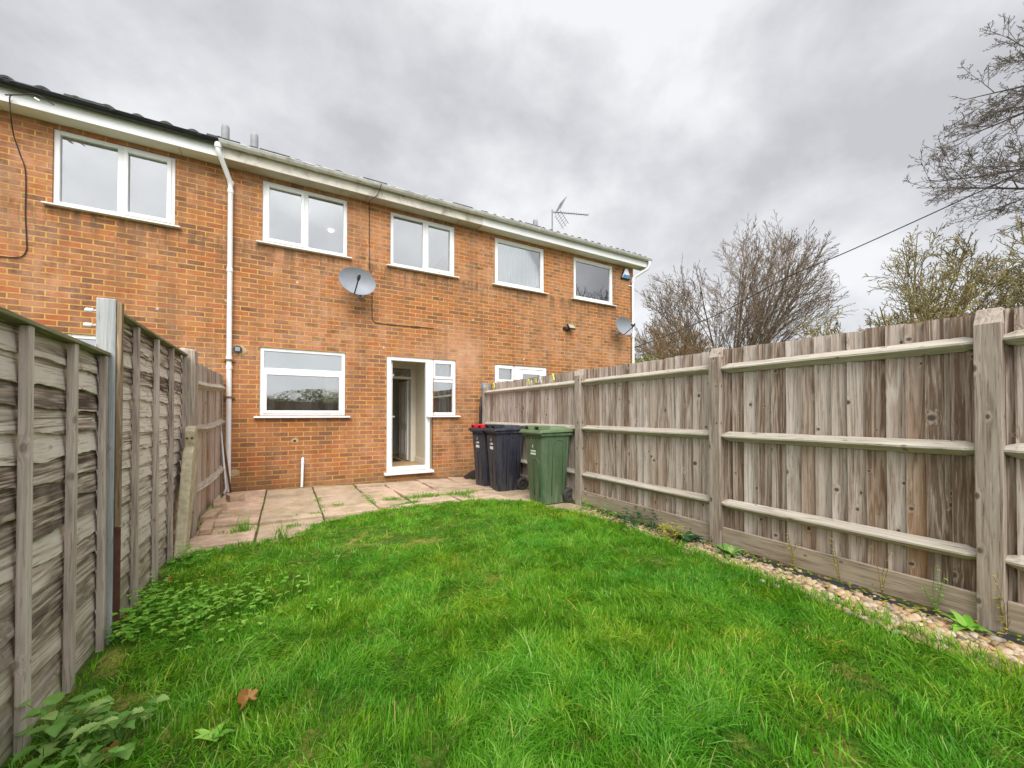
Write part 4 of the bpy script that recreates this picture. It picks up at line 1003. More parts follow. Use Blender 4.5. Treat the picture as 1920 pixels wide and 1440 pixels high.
# ------------------------------------------------------------------ wheelie bins
def make_bin(label, body, lidm, lid_handle, group):
    root = empty('wheelie_bin', (0, 0, 0), label, 'bin', group)
    # local frame: front faces -X, wheels at +X
    d, w, h = 0.50, 0.45, 0.97
    m = MB(); nz = 10; rings = []
    def ring(z, ins=0):
        t = z/h; fx = -d/2+0.055*(1-t); bx = d/2-0.075*(1-t); hw = w/2-0.05*(1-t); c = 0.05
        pts = []
        for (cx, cy, a0) in ((fx+c, -hw+c, 180), (bx-c, -hw+c, 270), (bx-c, hw-c, 0), (fx+c, hw-c, 90)):
            for k in range(4):
                a = R(a0+30*k); pts.append((cx+(c)*math.cos(a), cy+(c)*math.sin(a), z))
        return pts
    zs = [0.0, 0.03, 0.12, 0.3, 0.5, 0.7, 0.85, 0.93, h]
    for z in zs: m.v += ring(z)
    N = 16
    for r in range(len(zs)-1):
        for k in range(N): m.face((r*N+k, r*N+(k+1) % N, r*N+N+(k+1) % N, r*N+N+k))
    m.face([k for k in range(N)][::-1]); m.face([(len(zs)-1)*N+k for k in range(N)])
    # rim
    m.box(-d/2-0.015, d/2+0.01, -w/2-0.018, w/2+0.018, h-0.055, h-0.02)
    bo = m.build('body', body, root, bake=False, angle=35, bevel=0)
    # raised arch ribs on front and sides
    def face_x(z): t = z/h; return -d/2+0.055*(1-t)
    def face_y(z): t = z/h; return -(w/2-0.05*(1-t))
    m = MB()
    def arch(u0, u1, z0, z1, on, rad=0.006):
        pts = [(u0, z0), (u0, z1-0.05)]+[((u0+u1)/2-(u1-u0)/2*math.cos(a), z1-0.05+0.05*math.sin(a)) for a in [math.pi*k/8 for k in range(1, 8)]]+[(u1, z1-0.05), (u1, z0)]
        m.tube([on(p[0], p[1]) for p in pts], rad, 6)
    arch(-0.15, -0.03, 0.30, 0.52, lambda u, z: (face_x(z)-0.001, u*1.0+0.0, z)) if False else None
    arch(-0.12, 0.02, 0.10, 0.60, lambda u, z: (face_x(z)-0.001, u, z))
    for s_ in (1, -1):
        arch(-0.06, 0.11, 0.10, 0.86, lambda u, z, s_=s_: (u, s_*(face_y(z)-0.001), z))
        m.tube([(0.17, s_*(face_y(0.05)-0.001), 0.05), (0.185, s_*(face_y(0.9)-0.001), 0.9)], 0.006, 6)
    for k in range(5): m.box(-d/2-0.008, -d/2+0.004, -0.16+k*0.075, -0.15+k*0.075, h-0.10, h-0.055)
    m.build('moulded_ribs', body, root, bake=False, smooth=True)
    # lid
    m = MB(); z0 = h-0.018
    m.hexa([(-d/2-0.045, -w/2-0.035, z0), (d/2+0.03, -w/2-0.035, z0+0.012), (d/2+0.03, w/2+0.035, z0+0.012), (-d/2-0.045, w/2+0.035, z0),
            (-d/2-0.03, -w/2-0.025, z0+0.04), (d/2+0.02, -w/2-0.025, z0+0.055), (d/2+0.02, w/2+0.025, z0+0.055), (-d/2-0.03, w/2+0.025, z0+0.04)])
    m.hexa([(-d/2+0.05, -w/2+0.05, z0+0.041), (d/2-0.02, -w/2+0.05, z0+0.053), (d/2-0.02, w/2-0.05, z0+0.053), (-d/2+0.05, w/2-0.05, z0+0.041),
            (-d/2+0.10, -w/2+0.09, z0+0.072), (d/2-0.05, -w/2+0.09, z0+0.085), (d/2-0.05, w/2-0.09, z0+0.085), (-d/2+0.10, w/2-0.09, z0+0.072)])
    m.box(-d/2-0.047, -d/2-0.028, -w/2-0.037, w/2+0.037, z0-0.012, z0+0.018)
    ld = m.build('lid', lidm, root, bake=False, bevel=0.008)
    m = MB()
    for s_ in (1, -1):
        a, b = sorted((s_*0.06, s_*0.19))
        m.box(-d/2-0.02, -d/2+0.16, a, a+0.02, z0+0.043, z0+0.098); m.box(-d/2-0.02, -d/2+0.16, b-0.02, b, z0+0.043, z0+0.098); m.box(-d/2-0.02, -d/2+0.16, a+0.021, b-0.021, z0+0.078, z0+0.097)
    m.build('lid_handle', lid_handle, root, bake=False, bevel=0.005)
    m = MB(); m.tube([(d/2+0.045, -w/2+0.03, h+0.015), (d/2+0.045, w/2-0.03, h+0.015)], 0.014, 10)
    for y in (-w/2+0.05, 0, w/2-0.05): m.box(d/2-0.01, d/2+0.045, y-0.012, y+0.012, h-0.03, h+0.02)
    m.build('handle', 'black_plastic' if body != 'bin_green' else body, root, bake=False, bevel=0.003)
    m = MB(); m.tube([(d/2-0.035, -w/2+0.0, 0.10), (d/2-0.035, w/2-0.0, 0.10)], 0.012, 8); m.build('axle', 'metal_dark', root, bake=False)
    for s_ in (1, -1):
        m = MB(); y = s_*(w/2-0.012); cx, cz = d/2-0.035, 0.10; n = 28
        prof = [(-0.025, 0.062), (-0.025, 0.088), (-0.016, 0.10), (0.016, 0.10), (0.025, 0.088), (0.025, 0.062), (0.012, 0.055), (0.012, 0.028), (0.022, 0.02), (0.022, 0.0), (-0.022, 0.0), (-0.022, 0.02), (-0.012, 0.028), (-0.012, 0.055)]
        P = len(prof)
        for k in range(n):
            a = 2*math.pi*k/n
            for (py, pr) in prof: m.v.append((cx+pr*math.cos(a), y+py, cz+pr*math.sin(a)))
        for k in range(n):
            for j in range(P): a = k*P+j; b = k*P+(j+1) % P; c = ((k+1) % n)*P+(j+1) % P; e = ((k+1) % n)*P+j; m.face((a, b, c, e))
        wh = m.build('wheel', 'rubber', root, bake=False, angle=30)
    # label print: small emblem and lines on the front
    def fr_box(y0, y1, z0, z1):
        m.hexa([(face_x(z0)-0.0035, y0, z0), (face_x(z0)+0.0, y0, z0), (face_x(z0)+0.0, y1, z0), (face_x(z0)-0.0035, y1, z0), (face_x(z1)-0.0035, y0, z1), (face_x(z1), y0, z1), (face_x(z1), y1, z1), (face_x(z1)-0.0035, y1, z1)])
    m = MB()
    green = body == 'bin_green'
    fr_box(-0.06, 0.06, 0.655, 0.68 if green else 0.70)
    for k in range(9): fr_box(-0.06+k*0.0135, -0.051+k*0.0135, 0.695 if green else 0.73, 0.715 if green else 0.745)
    if not green:
        fr_box(-0.06, 0.02, 0.75, 0.757); 
    o = len(m.v); zc0 = 0.76 if green else 0.80
    for (yy, zz) in ((0.018, zc0-0.02), (0.008, zc0+0.035), (-0.004, zc0+0.03), (0.002, zc0+0.005)): m.v.append((face_x(zz)-0.004, -yy+0.004, zz))
    m.face((o, o+1, o+2, o+3)); o = len(m.v)
    for (yy, zz) in ((0.0, zc0+0.008), (-0.014, zc0-0.02), (-0.02, zc0-0.014), (-0.006, zc0+0.018)): m.v.append((face_x(zz)-0.004, -yy+0.004, zz))
    m.face((o, o+1, o+2, o+3))
    m.build('label', 'label_white', root, bake=False)
    return root
BG = 'wheelie bins lined up by the fence'
gb = make_bin('green wheelie bin, nearest of the bins by the fence post', 'bin_green', 'bin_green_lid', 'bin_green_lid', BG)
gb.location = (3.165, 4.56, 0.005); gb.rotation_euler = (0, 0, R(1))
bb = make_bin('dark wheelie bin with dark lid, between the green one and the red lidded one', 'bin_black', 'bin_black', 'bin_black', BG)
bb.location = (3.115, 5.70, -0.01); bb.rotation_euler = (0, 0, R(-3))
rb = make_bin('dark wheelie bin with red lid handles, farthest of the bins, closest to the house', 'bin_black', 'bin_black', 'red_plastic', BG)
rb.location = (3.10, 6.22, -0.02); rb.rotation_euler = (0, 0, R(2))
for ch in rb.children:
    if ch.name.startswith('lid') and 'handle' not in ch.name:
        pass
# black plastic sheet scrap behind the bins
m = MB(); n = 8
a = on_g(876, 897, -0.03)
m.hexa([(a[0], 7.15, -0.055), (a[0]+0.5, 7.15, -0.055), (a[0]+0.5, 7.42, -0.055), (a[0]+0.06, 7.42, -0.055), (a[0]+0.06, 7.2, -0.04), (a[0]+0.4, 7.2, -0.03), (a[0]+0.42, 7.4, 0.12), (a[0]+0.22, 7.42, 0.04)])
o = m.build('plastic_scrap', 'black_plastic', loc=(a[0]+0.2, 7.3, -0.05), bevel=0.01); tag(o, 'black plastic scrap on the paving against the wall behind the red lidded bin', 'plastic scrap')
# hose hanging on the last post
p = on_x(905, 757, XR-0.02); m = MB(); m.tube([(XR-0.012, 7.19, 1.55), (XR-0.016, 7.20, 1.3), (XR-0.018, 7.19, 0.9), (XR-0.014, 7.195, 0.6)], [0.012, 0.03, 0.034, 0.02], 8)
o = m.build('rolled_net', 'black_plastic', loc=(XR-0.02, 7.19, 1.2), smooth=True); tag(o, 'dark bundle hanging on the fence post nearest the house', 'bundle')

# washing line and pegs
la, lb = Vector((XR-0.012, 7.12, 1.79)), Vector((XR-0.008, 4.24, 1.80))
LP = [la.lerp(lb, k/10)+Vector((0, 0, -0.055*math.sin(math.pi*k/10))) for k in range(11)]
m = MB(); m.tube(LP, 0.0025, 5); o = m.build('washing_line', 'line_grey', loc=tuple(LP[5])); tag(o, 'thin grey washing line strung along the fence behind the bins', 'washing line')
def peg(u, mat, label, big=1.0, drop=0.0):
    best = min(range(200), key=lambda k: abs((la.lerp(lb, k/199).x/la.lerp(lb, k/199).y)-math.tan(ray(u))))
    t = best/199; p = la.lerp(lb, t)+Vector((0, 0, -0.055*math.sin(math.pi*t)-drop)); m = MB()
    for s_ in (1, -1):
        m.hexa([(-0.006, s_*0.030-0.006, -0.062), (0.006, s_*0.030-0.006, -0.062), (0.006, s_*0.030+0.006, -0.062), (-0.006, s_*0.030+0.006, -0.062),
                (-0.006, s_*0.006-0.006, 0.028), (0.006, s_*0.006-0.006, 0.028), (0.006, s_*0.006+0.006, 0.028), (-0.006, s_*0.006+0.006, 0.028)])
    m.box(-0.008, 0.008, -0.012, 0.012, -0.006, 0.012)
    m.v = [(a*big, b*big, c*big) for a, b, c in m.v]
    o = m.build('clothes_peg', mat); o.location = p; o.rotation_euler = (rnd(-0.2, 0.2), 0, rnd(-0.2, 0.2)); tag(o, label, 'peg', 'clothes pegs on the washing line')
peg(904, 'peg_blue', 'blue clothes peg at the top of the post nearest the house', 1.25)
peg(925, 'peg_yellow', 'yellow peg just right of the blue one on the washing line', 1.1)
peg(991, 'peg_yellow', 'yellow peg at the left of the cluster in the middle of the line', 1.0)
peg(996, 'peg_white', 'pale peg touching the yellow one in the middle of the line', 0.9, 0.02)
peg(1005, 'peg_yellow', 'tilted yellow peg half hidden between two pale ones on the line', 0.8)
peg(1012, 'peg_white', 'pale greenish peg at the right of the cluster on the line', 1.0)
peg(1036, 'peg_yellow', 'large yellow peg alone at the right end of the line', 1.15)

# edging blocks in the left corner
EB = [(-0.72, 6.25, 0.14, 0.40, 0.10, 8), (-0.74, 5.75, 0.12, 0.42, 0.07, -5), (-0.70, 5.2, 0.10, 0.45, 0.06, 3), (-0.60, 6.75, 0.18, 0.2, 0.09, 20)]
EL = ['brown edging block lying middle of the row at the fence foot', 'long edging block beneath the close-board section near the knotty post', 'flattest edging block next to the concrete spur', 'short edging block farthest back in the corner near the leaning pipes']
for i, (x, y, w, l, h, a) in enumerate(EB):
    m = MB(); m.box(-w/2, w/2, -l/2, l/2, 0, h); o = m.build('edging_block', 'edging_stone', bevel=0.01); o.location = (x, y, 0.004); o.rotation_euler = (0, 0, R(a))
    tag(o, EL[i], 'block', 'edging blocks at the left fence foot')

# ------------------------------------------------------------------ gravel strip
m = MB(); n = 60
xs_ = [2.95, 3.1, 3.25, 3.4, 3.52]
for j in range(n+1):
    y = -3.5+7.45*j/n
    for x in xs_: m.v.append((x, y, -0.018+0.008*mnoise.noise(Vector((x*8, y*8, 0)))))
for j in range(n):
    for i in range(4): a = j*5+i; m.face((a, a+1, a+6, a+5))
struct(m.build('border_strip', 'soil', smooth=True))
m = MB(); n = 90
for j in range(n+1):
    y = -3.0+6.7*j/n; w1_ = 0.02*mnoise.noise(Vector((y*3, 0, 0))); z = 0.012+0.012*mnoise.noise(Vector((y*5, 1, 0)))
    m.v += [(3.345+w1_, y, z-0.006), (3.375+w1_*0.5, y, z+0.010), (3.425, y, z+0.004)]
for j in range(n):
    for i in range(2): a = j*3+i; m.face((a, a+1, a+4, a+3))
o = m.build('weed_membrane', 'membrane', loc=(3.36, 0.5, 0.01), smooth=True); tag(o, 'black weed membrane strip showing along the foot of the right fence', 'membrane')
# pebbles
ico = bmesh.new(); bmesh.ops.create_icosphere(ico, subdivisions=2, radius=1.0); ico.verts.ensure_lookup_table()
IV = np.array([v.co[:] for v in ico.verts]); IF = np.array([[v.index for v in f.verts] for f in ico.faces]); ico.free()
NP = 5200; V = []; Fc = []; Bd = []
cnt = 0
for k in range(NP):
    y = -1.2+5.1*random.random() if k % 3 else rnd(-0.2, 2.4)
    e_l = 2.96+0.12*min(1, max(0, y/3.0)); x = rnd(e_l-0.04, 3.33 if k % 7 else 3.5)
    s_ = rnd(0.008, 0.021)*(1.15 if y < 1.5 else 1.0)
    v = IV.copy(); v = v*(1+0.13*np.sin(v[:, [1, 2, 0]]*2.3+k)); v = v*np.array([s_*rnd(0.9, 1.5), s_*rnd(0.8, 1.1), s_*rnd(0.5, 0.75)])
    a = rnd(0, 6.28); ca, sa = math.cos(a), math.sin(a); tl = rnd(-0.35, 0.35)
    v = v @ np.array([[1, 0, tl], [0, 1, 0], [-tl, 0, 1]]) @ np.array([[ca, -sa, 0], [sa, ca, 0], [0, 0, 1]])
    v += np.array([x, y, -0.005+rnd(0, 0.03)*(1-abs(x-3.2)*1.5)])
    V.append(v); Fc.append(IF+cnt); cnt += len(IV); Bd.append(np.full(len(IF), random.random()))
V = np.vstack(V); Fc = np.vstack(Fc)
o = raw_obj('gravel', V, Fc.ravel(), np.full(len(Fc), 3), 'pebble', np.concatenate(Bd), 'FACE', True)
tag(o, 'buff and cream pebbles along the foot of the right fence', 'gravel', kind='stuff')

# ------------------------------------------------------------------ grass
def blades(x, y, z, h, w, lean, ang, bid, curl):
    n = len(x); ts = np.array([0.0, 0.4, 0.75, 1.0]); P = np.zeros((n, 7, 3)); dxn, dyn = np.cos(ang), np.sin(ang)
    face = ang+np.pi/2+rng.normal(0, 0.5, n); wx, wy = np.cos(face), np.sin(face)
    for k, t in enumerate(ts):
        hor = h*lean*(t**curl); ver = h*(t-0.45*np.minimum(lean, 1.5)*t**2.2*0.8); ver = np.maximum(ver, 0.004+0.02*t)
        cx = x+dxn*hor; cy = y+dyn*hor; cz = z+ver; ww = w*(1-0.25*t if k < 3 else 0)*0.5
        if k < 3:
            P[:, 2*k] = np.stack([cx-wx*ww, cy-wy*ww, cz], 1); P[:, 2*k+1] = np.stack([cx+wx*ww, cy+wy*ww, cz], 1)
        else: P[:, 6] = np.stack([cx, cy, cz], 1)
    fl = np.array([0, 1, 3, 2, 2, 3, 5, 4, 4, 5, 6]); base = (np.arange(n)*7)[:, None]
    return P.reshape(-1, 3), (base+fl[None]).ravel(), np.tile([4, 4, 3], n), np.repeat(bid, 7)
# smooth random fields by summed sines
def field(x, y, seed, f=1.0):
    r_ = np.random.default_rng(seed); s = 0
    for k in range(9):
        a, ph, q = r_.uniform(0, 6.28), r_.uniform(0, 6.28), f*r_.uniform(0.6, 2.6); s = s+np.sin((x*np.cos(a)+y*np.sin(a))*q*2+ph)
    return s/3.2
packs = []
def grow(n, x0, x1, y0, y1, hm, wm, dens=None, poly=LAWN, hf=1.0):
    x = rng.uniform(x0, x1, n); y = rng.uniform(y0, y1, n); k = poly_in(x, y, poly) if poly else np.ones(n, bool)
    # tufting: thin out where the clump field is low
    cl = field(x, y, 5, 7.0); thin = field(x, y, 8, 1.6)
    bare = np.exp(-(((x+0.55)/0.20)**2+((y-2.12)/0.26)**2)*1.2)+0.85*np.exp(-(((x+0.72)/0.10)**2+((y-2.6)/0.5)**2))
    for (bx_, by_) in ((0.55, 2.9), (1.15, 3.7), (1.9, 2.0), (0.15, 1.75), (1.3, 2.6), (2.3, 3.3)): bare = bare+0.75*np.exp(-(((x-bx_)/0.09)**2+((y-by_)/0.07)**2))
    bare = np.minimum(bare, 1)
    k &= rng.random(n) < np.clip(0.92+0.22*cl, 0.6, 1)*(1-0.93*bare)
    left_edge = np.exp(-((x-XL)/0.10)**2); k &= rng.random(n) < (1-0.75*left_edge)
    x, y, cl, thin = x[k], y[k], cl[k], thin[k]; n = len(x)
    z = 0.004+0.022*field(x, y, 2, .6)*0.4
    h = hm*hf*(0.95+0.16*cl+0.20*thin)*rng.lognormal(0, 0.28, n); h = np.clip(h, 0.018, 0.20)
    ang = field(x, y, 21, 2.6)*2.2+field(x, y, 33, 11.0)*1.6+rng.normal(0, 1.15, n)
    lean = np.clip(0.75+0.35*field(x, y, 44, 2.5)+rng.normal(0, 0.32, n), 0.05, 1.45)
    w = wm*rng.lognormal(0, 0.25, n)
    bid = np.clip(0.50+0.10*cl+0.08*thin+rng.normal(0, 0.24, n), 0, 0.955); dead = rng.random(n) < 0.018+0.04*(field(x, y, 77, 2.2) > 0.75); bid[dead] = rng.uniform(0.96, 1.0, dead.sum())
    packs.append(blades(x, y, z, h, w, lean, ang, bid, rng.uniform(1.5, 2.3, n)))
grow(105000, XL, 3.3, 0.9, 2.2, 0.048, 0.0030)
grow(105000, 0.5, 3.3, -0.35, 2.2, 0.048, 0.0032)
grow(125000, XL, 3.3, 2.2, 3.5, 0.044, 0.0036)
grow(110000, XL, 3.4, 3.5, 5.5, 0.038, 0.0046)
grow(9000, XL, 3.3, -2.5, -0.3, 0.08, 0.009)
# a few long wiry blades
def sprinkle(n, xc, yc, sx, sy, hm, wm, bl=(0.4, 0.9), lean=(0.2, 1.0)):
    x = rng.normal(xc, sx, n); y = rng.normal(yc, sy, n)
    packs.append(blades(x, y, np.full(n, 0.0), hm*rng.lognormal(0, 0.3, n), wm*rng.lognormal(0, 0.2, n), rng.uniform(*lean, n), rng.uniform(0, 6.28, n), rng.uniform(*bl, n), rng.uniform(1.5, 2.3, n)))
grow(3600, XL, 3.2, 0.2, 3.6, 0.10, 0.0042)
# right-hand fringe leaning over the gravel
for k in range(26): sprinkle(90, 2.94+0.11*min(1, k/14), -0.1+k*0.155, 0.04, 0.08, 0.075, 0.005)
# tufts growing in the slab joints
def joint(u0, v0, u1, v1, n, h=0.035, s=0.03):
    for k in range(n):
        t = random.random(); p = on_g(u0+(u1-u0)*t, v0+(v1-v0)*t); sprinkle(16, p[0], p[1], s, s*0.8, h, 0.005, (0.3, 0.85))
joint(755, 936, 885, 924, 46, 0.055, 0.055); joint(700, 940, 745, 936, 12); joint(672, 915, 712, 955, 12, 0.03); joint(735, 950, 790, 940, 22, 0.03); joint(720, 893, 820, 890, 30, 0.035)
joint(595, 935, 612, 962, 7, 0.025); joint(625, 948, 640, 947, 5, 0.03, 0.02); joint(860, 925, 905, 945, 16, 0.05, 0.05); joint(535, 970, 600, 962, 7, 0.02); joint(640, 906, 720, 896, 14, 0.02)
joint(535, 990, 570, 984, 5, 0.04)
for k in range(len(E)-1):
    for q_ in range(7):
        t_ = random.random(); ax_, ay_ = E[k][0]+(E[k+1][0]-E[k][0])*t_, E[k][1]+(E[k+1][1]-E[k][1])*t_
        sprinkle(int(rnd(14, 60)), ax_+rnd(-0.03, 0.03), ay_+rnd(-0.02, 0.09), rnd(0.015, 0.05), rnd(0.01, 0.04), 0.036, 0.0045, (0.2, 0.85))
pw = on_g(460, 998); sprinkle(70, pw[0], pw[1], 0.03, 0.03, 0.13, 0.005, (0.5, 0.9), (0.1, 0.7)); sprinkle(70, pw[0]-0.06, pw[1]+0.03, 0.06, 0.04, 0.05, 0.007, (0.5, 0.9))
pe = on_g(527, 1012); sprinkle(40, pe[0], pe[1], 0.03, 0.03, 0.12, 0.006, (0.3, 0.8), (0.05, 0.5))
Vv, Ff, Sz, Bb = [], [], [], []; off = 0
for (v, f, s_, b) in packs: Vv.append(v); Ff.append(f+off); Sz.append(s_); Bb.append(b); off += len(v)
go = raw_obj('grass', np.vstack(Vv), np.concatenate(Ff), np.concatenate(Sz), 'grass', np.concatenate(Bb), 'POINT')
tag(go, 'long bright green grass covering the lawn and sprouting in the paving joints', 'grass', kind='stuff')

# ------------------------------------------------------------------ leafy plants
def leaf(m, base, dr, length, width, droop=0.5, serr=0, bid=None, fold=0.15, lobes=0, up=None):
    """blade of a leaf from base along dr"""
    d = Vector(dr).normalized(); s = d.cross(Vector((0, 0, 1))); s = s.normalized() if s.length > 1e-4 else Vector((1, 0, 0)); u = s.cross(d).normalized()
    n = 14 if serr else 9; o = len(m.v); b = random.random() if bid is None else bid
    for i in range(n+1):
        t = i/n; c = Vector(base)+d*(length*t)-Vector((0, 0, 1))*(droop*length*t*t)
        w = width*(math.sin(math.pi*min(1, t*0.93+0.07))**0.75)*(1-0.35*t)
        if serr: w *= 1+serr*(1 if i % 2 else -1)
        if lobes: w *= 0.75+0.5*abs(math.sin(t*math.pi*2.4))
        for k in (-1, -0.5, 0, 0.5, 1):
            q = c+s*(w*k)+u*(abs(k)*w*fold+0.02*length*math.sin(7*t+3*k)); m.v.append(tuple(q))
    for i in range(n):
        for k in range(4): a = o+i*5+k; m.face((a, a+1, a+6, a+5), b)
def plant(name, label, loc, kind, group, n=10, size=1.0, mat='leaf_weed', cat='plant'):
    root = empty(name, loc, label, cat, group); L = MB(); st = MB()
    if kind == 'nettle':
        for k in range(n):
            a = k*2.4+rnd(-0.4, 0.4); h = rnd(0.03, 0.17)*size; r_ = rnd(0.02, 0.13)*size
            tip = Vector((math.cos(a)*r_, math.sin(a)*r_, h)); st.tube([(0, 0, -0.01), tip*0.5+Vector((0, 0, h*0.25)), tip], [0.003, 0.0025, 0.0018], 5)
            leaf(L, tip, (math.cos(a), math.sin(a), rnd(0.0, 0.35)), rnd(0.045, 0.09)*size, rnd(0.022, 0.037)*size, rnd(0.1, 0.45), 0.14, lobes=1 if k % 2 else 0, fold=0.32)
            if k % 2 == 0: leaf(L, tip, (math.cos(a+2.2), math.sin(a+2.2), 0.2), 0.06*size, 0.027*size, 0.3, 0.1)
    elif kind == 'rosette':
        for k in range(n):
            a = k*2.4+rnd(-0.3, 0.3); leaf(L, (0, 0, 0.02), (math.cos(a), math.sin(a), rnd(0.5, 1.2)), rnd(0.07, 0.13)*size, rnd(0.017, 0.028)*size, rnd(0.2, 0.6), 0)
        st.tube([(0, 0, -0.01), (0, 0, 0.04)], 0.004, 6)
    elif kind == 'bushy':
        for k in range(n):
            a = rnd(0, 6.28); el = rnd(0.1, 1.5); r_ = rnd(0.03, 0.13)*size; p = Vector((math.cos(a)*math.cos(el)*r_*1.2, math.sin(a)*math.cos(el)*r_*1.2, 0.01+math.sin(el)*r_))
            leaf(L, p, (math.cos(a), math.sin(a), rnd(-0.2, 0.8)), rnd(0.03, 0.055)*size, rnd(0.010, 0.017)*size, 0.3, 0)
            if k % 4 == 0: st.tube([(0, 0, -0.01), p], 0.002, 4)
    elif kind == 'sprig':
        for k in range(3):
            a = rnd(0, 6.28); top = Vector((-0.02+rnd(-0.03, 0.02), rnd(-0.06, 0.06), rnd(0.12, 0.30)*size)); st.tube([(0, 0, -0.01), top*0.5+Vector((0, rnd(-0.02, 0.02), 0)), top], 0.0016, 4)
            for j in range(n): t = (j+1)/n; p = top*t; a = rnd(0, 6.28); leaf(L, p, (math.cos(a), math.sin(a), 0.1), rnd(0.014, 0.028), rnd(0.006, 0.010), 0.3, 0)
    L.build('leaves', mat, root, bake=False, smooth=True)
    if st.f: st.build('stem', 'leaf_weed' if mat != 'leaf_yellow' else 'bark_brown', root, bake=False)
    return root
PG = 'broad-leaved weeds at the foot of the left fence'
NL = [('tallest serrated leafy weed against the lap fence at lower left', (-0.715, 2.09), 12, 1.15), ('low wide weed with lobed pale leaves right of the tall one', (-0.52, 1.98), 12, 1.0),
      ('small weed in the bottom left corner at the fence batten', (-0.70, 1.80), 8, 0.8), ('small weed between the two larger ones behind the dead leaves', (-0.62, 2.02), 8, 0.75),
      ('low weed in front of the pale leaved one near the picture bottom', (-0.56, 1.84), 7, 0.7)]
for (lb_, (x, y), n, s_) in NL: plant('leafy_weed', lb_, (x, y, 0.0), 'nettle', PG, int(n*1.5), s_*0.80)
for (u, v, lb_) in ((405, 1400, 'pale rosette weed in the lawn near the bottom edge'), (663, 1045, 'tiny pale rosette weed in mid lawn'), (585, 1150, 'little pale weed on the left part of the lawn')):
    p = on_g(u, v); plant('rosette_weed', lb_, (p[0], p[1], 0.02), 'rosette', 'rosette weeds in the lawn', 7, 0.75 if v > 1300 else 0.5, 'leaf_pale')
# ground-cover clover patch
m = MB()
for (u, v, su, sv, n) in ((330, 1165, 70, 24, 170), (250, 1185, 30, 14, 90), (420, 1150, 60, 26, 110), (290, 1130, 30, 15, 60), (360, 1055, 26, 10, 90), (230, 1200, 20, 12, 60), (520, 1120, 50, 20, 60)):
    for k in range(n):
        uu, vv = random.gauss(u, su), random.gauss(v, sv)
        if vv < 1010: continue
        p = on_g(uu, vv)
        if p[0] < XL+0.03: continue
        h = rnd(0.03, 0.13)*(0.6+0.8*random.random()); a = rnd(0, 6.28); b_ = random.random()
        for j in range(3): leaf(m, (p[0], p[1], h), (math.cos(a+j*2.1), math.sin(a+j*2.1), rnd(0, 0.3)), rnd(0.012, 0.024), rnd(0.007, 0.012), 0.2, 0, bid=b_)
o = m.build('ground_cover', 'leaf_pale', smooth=True); tag(o, 'patch of small round-leaved clover weeds beside the left fence', 'weeds', kind='stuff')
# plants along the right fence
RP = [(1198, 985, 'bushy', 46, 1.35, 'leaf_dark', 'dark glossy plant at the fence foot, left of its smaller neighbour'), (1232, 995, 'bushy', 26, 0.8, 'leaf_dark', 'small dark plant at the fence foot between two bigger ones'),
      (1300, 1012, 'rosette', 16, 1.15, 'leaf_dark', 'dark spreading plant just behind the yellow clump'), (1275, 1022, 'bushy', 90, 0.85, 'leaf_yellow', 'bright yellow-green clump beside the gravel'),
      (1378, 1034, 'rosette', 20, 1.1, 'leaf_weed', 'green tuft right of the second fence post'), (1150, 968, 'bushy', 40, 0.9, 'leaf_weed', 'low green weeds behind the first gravel by the bins'),
      (1105, 955, 'bushy', 34, 0.8, 'leaf_pale', 'green weed at the foot of the post beside the green bin'), (1815, 1150, 'rosette', 12, 0.85, 'leaf_pale', 'green weed at the foot of the nearest post')]
for (u, v, kd, n, s_, mt_, lb_) in RP:
    y = (XR-0.06)/math.tan(ray(u)); p = (XR-0.07-0.07*s_*(1 if u != 1275 else 1.8), y, 0.01); plant('border_plant', lb_, p, kd, 'plants in the gravel border', n, s_*1.3, mt_)
for (u, lb_, n, mt_) in ((1485, 'yellow creeping sprig on the gravel board, leftmost of the sprigs', 12, 'leaf_yellow'), (1572, 'thin yellow sprig in the middle of the gravel board', 8, 'leaf_yellow'), (1650, 'tiny yellow sprig at the fence foot', 5, 'leaf_yellow'),
                    (1752, 'green creeper climbing the fence left of the nearest post', 14, 'leaf_pale'), (1880, 'yellowish sprig right of the nearest post', 7, 'leaf_yellow')):
    y = (XR)/math.tan(ray(u)); plant('creeper_sprig', lb_, (XR+0.0, y, 0.04), 'sprig', 'creeping sprigs on the right fence', n, 1.0, mt_)
# low debris leaves along the membrane
m = MB()
for k in range(420):
    y = rnd(-0.2, 3.8); p = (rnd(3.26, 3.43), y, rnd(0.012, 0.05)); a = rnd(0, 6.28); leaf(m, p, (math.cos(a), math.sin(a), 0.2), rnd(0.015, 0.032), rnd(0.007, 0.012), 0.3, 0)
o = m.build('leaf_litter', ['leaf_yellow'], smooth=True); tag(o, 'yellowing small leaves littering the black membrane strip', 'leaves', kind='stuff')
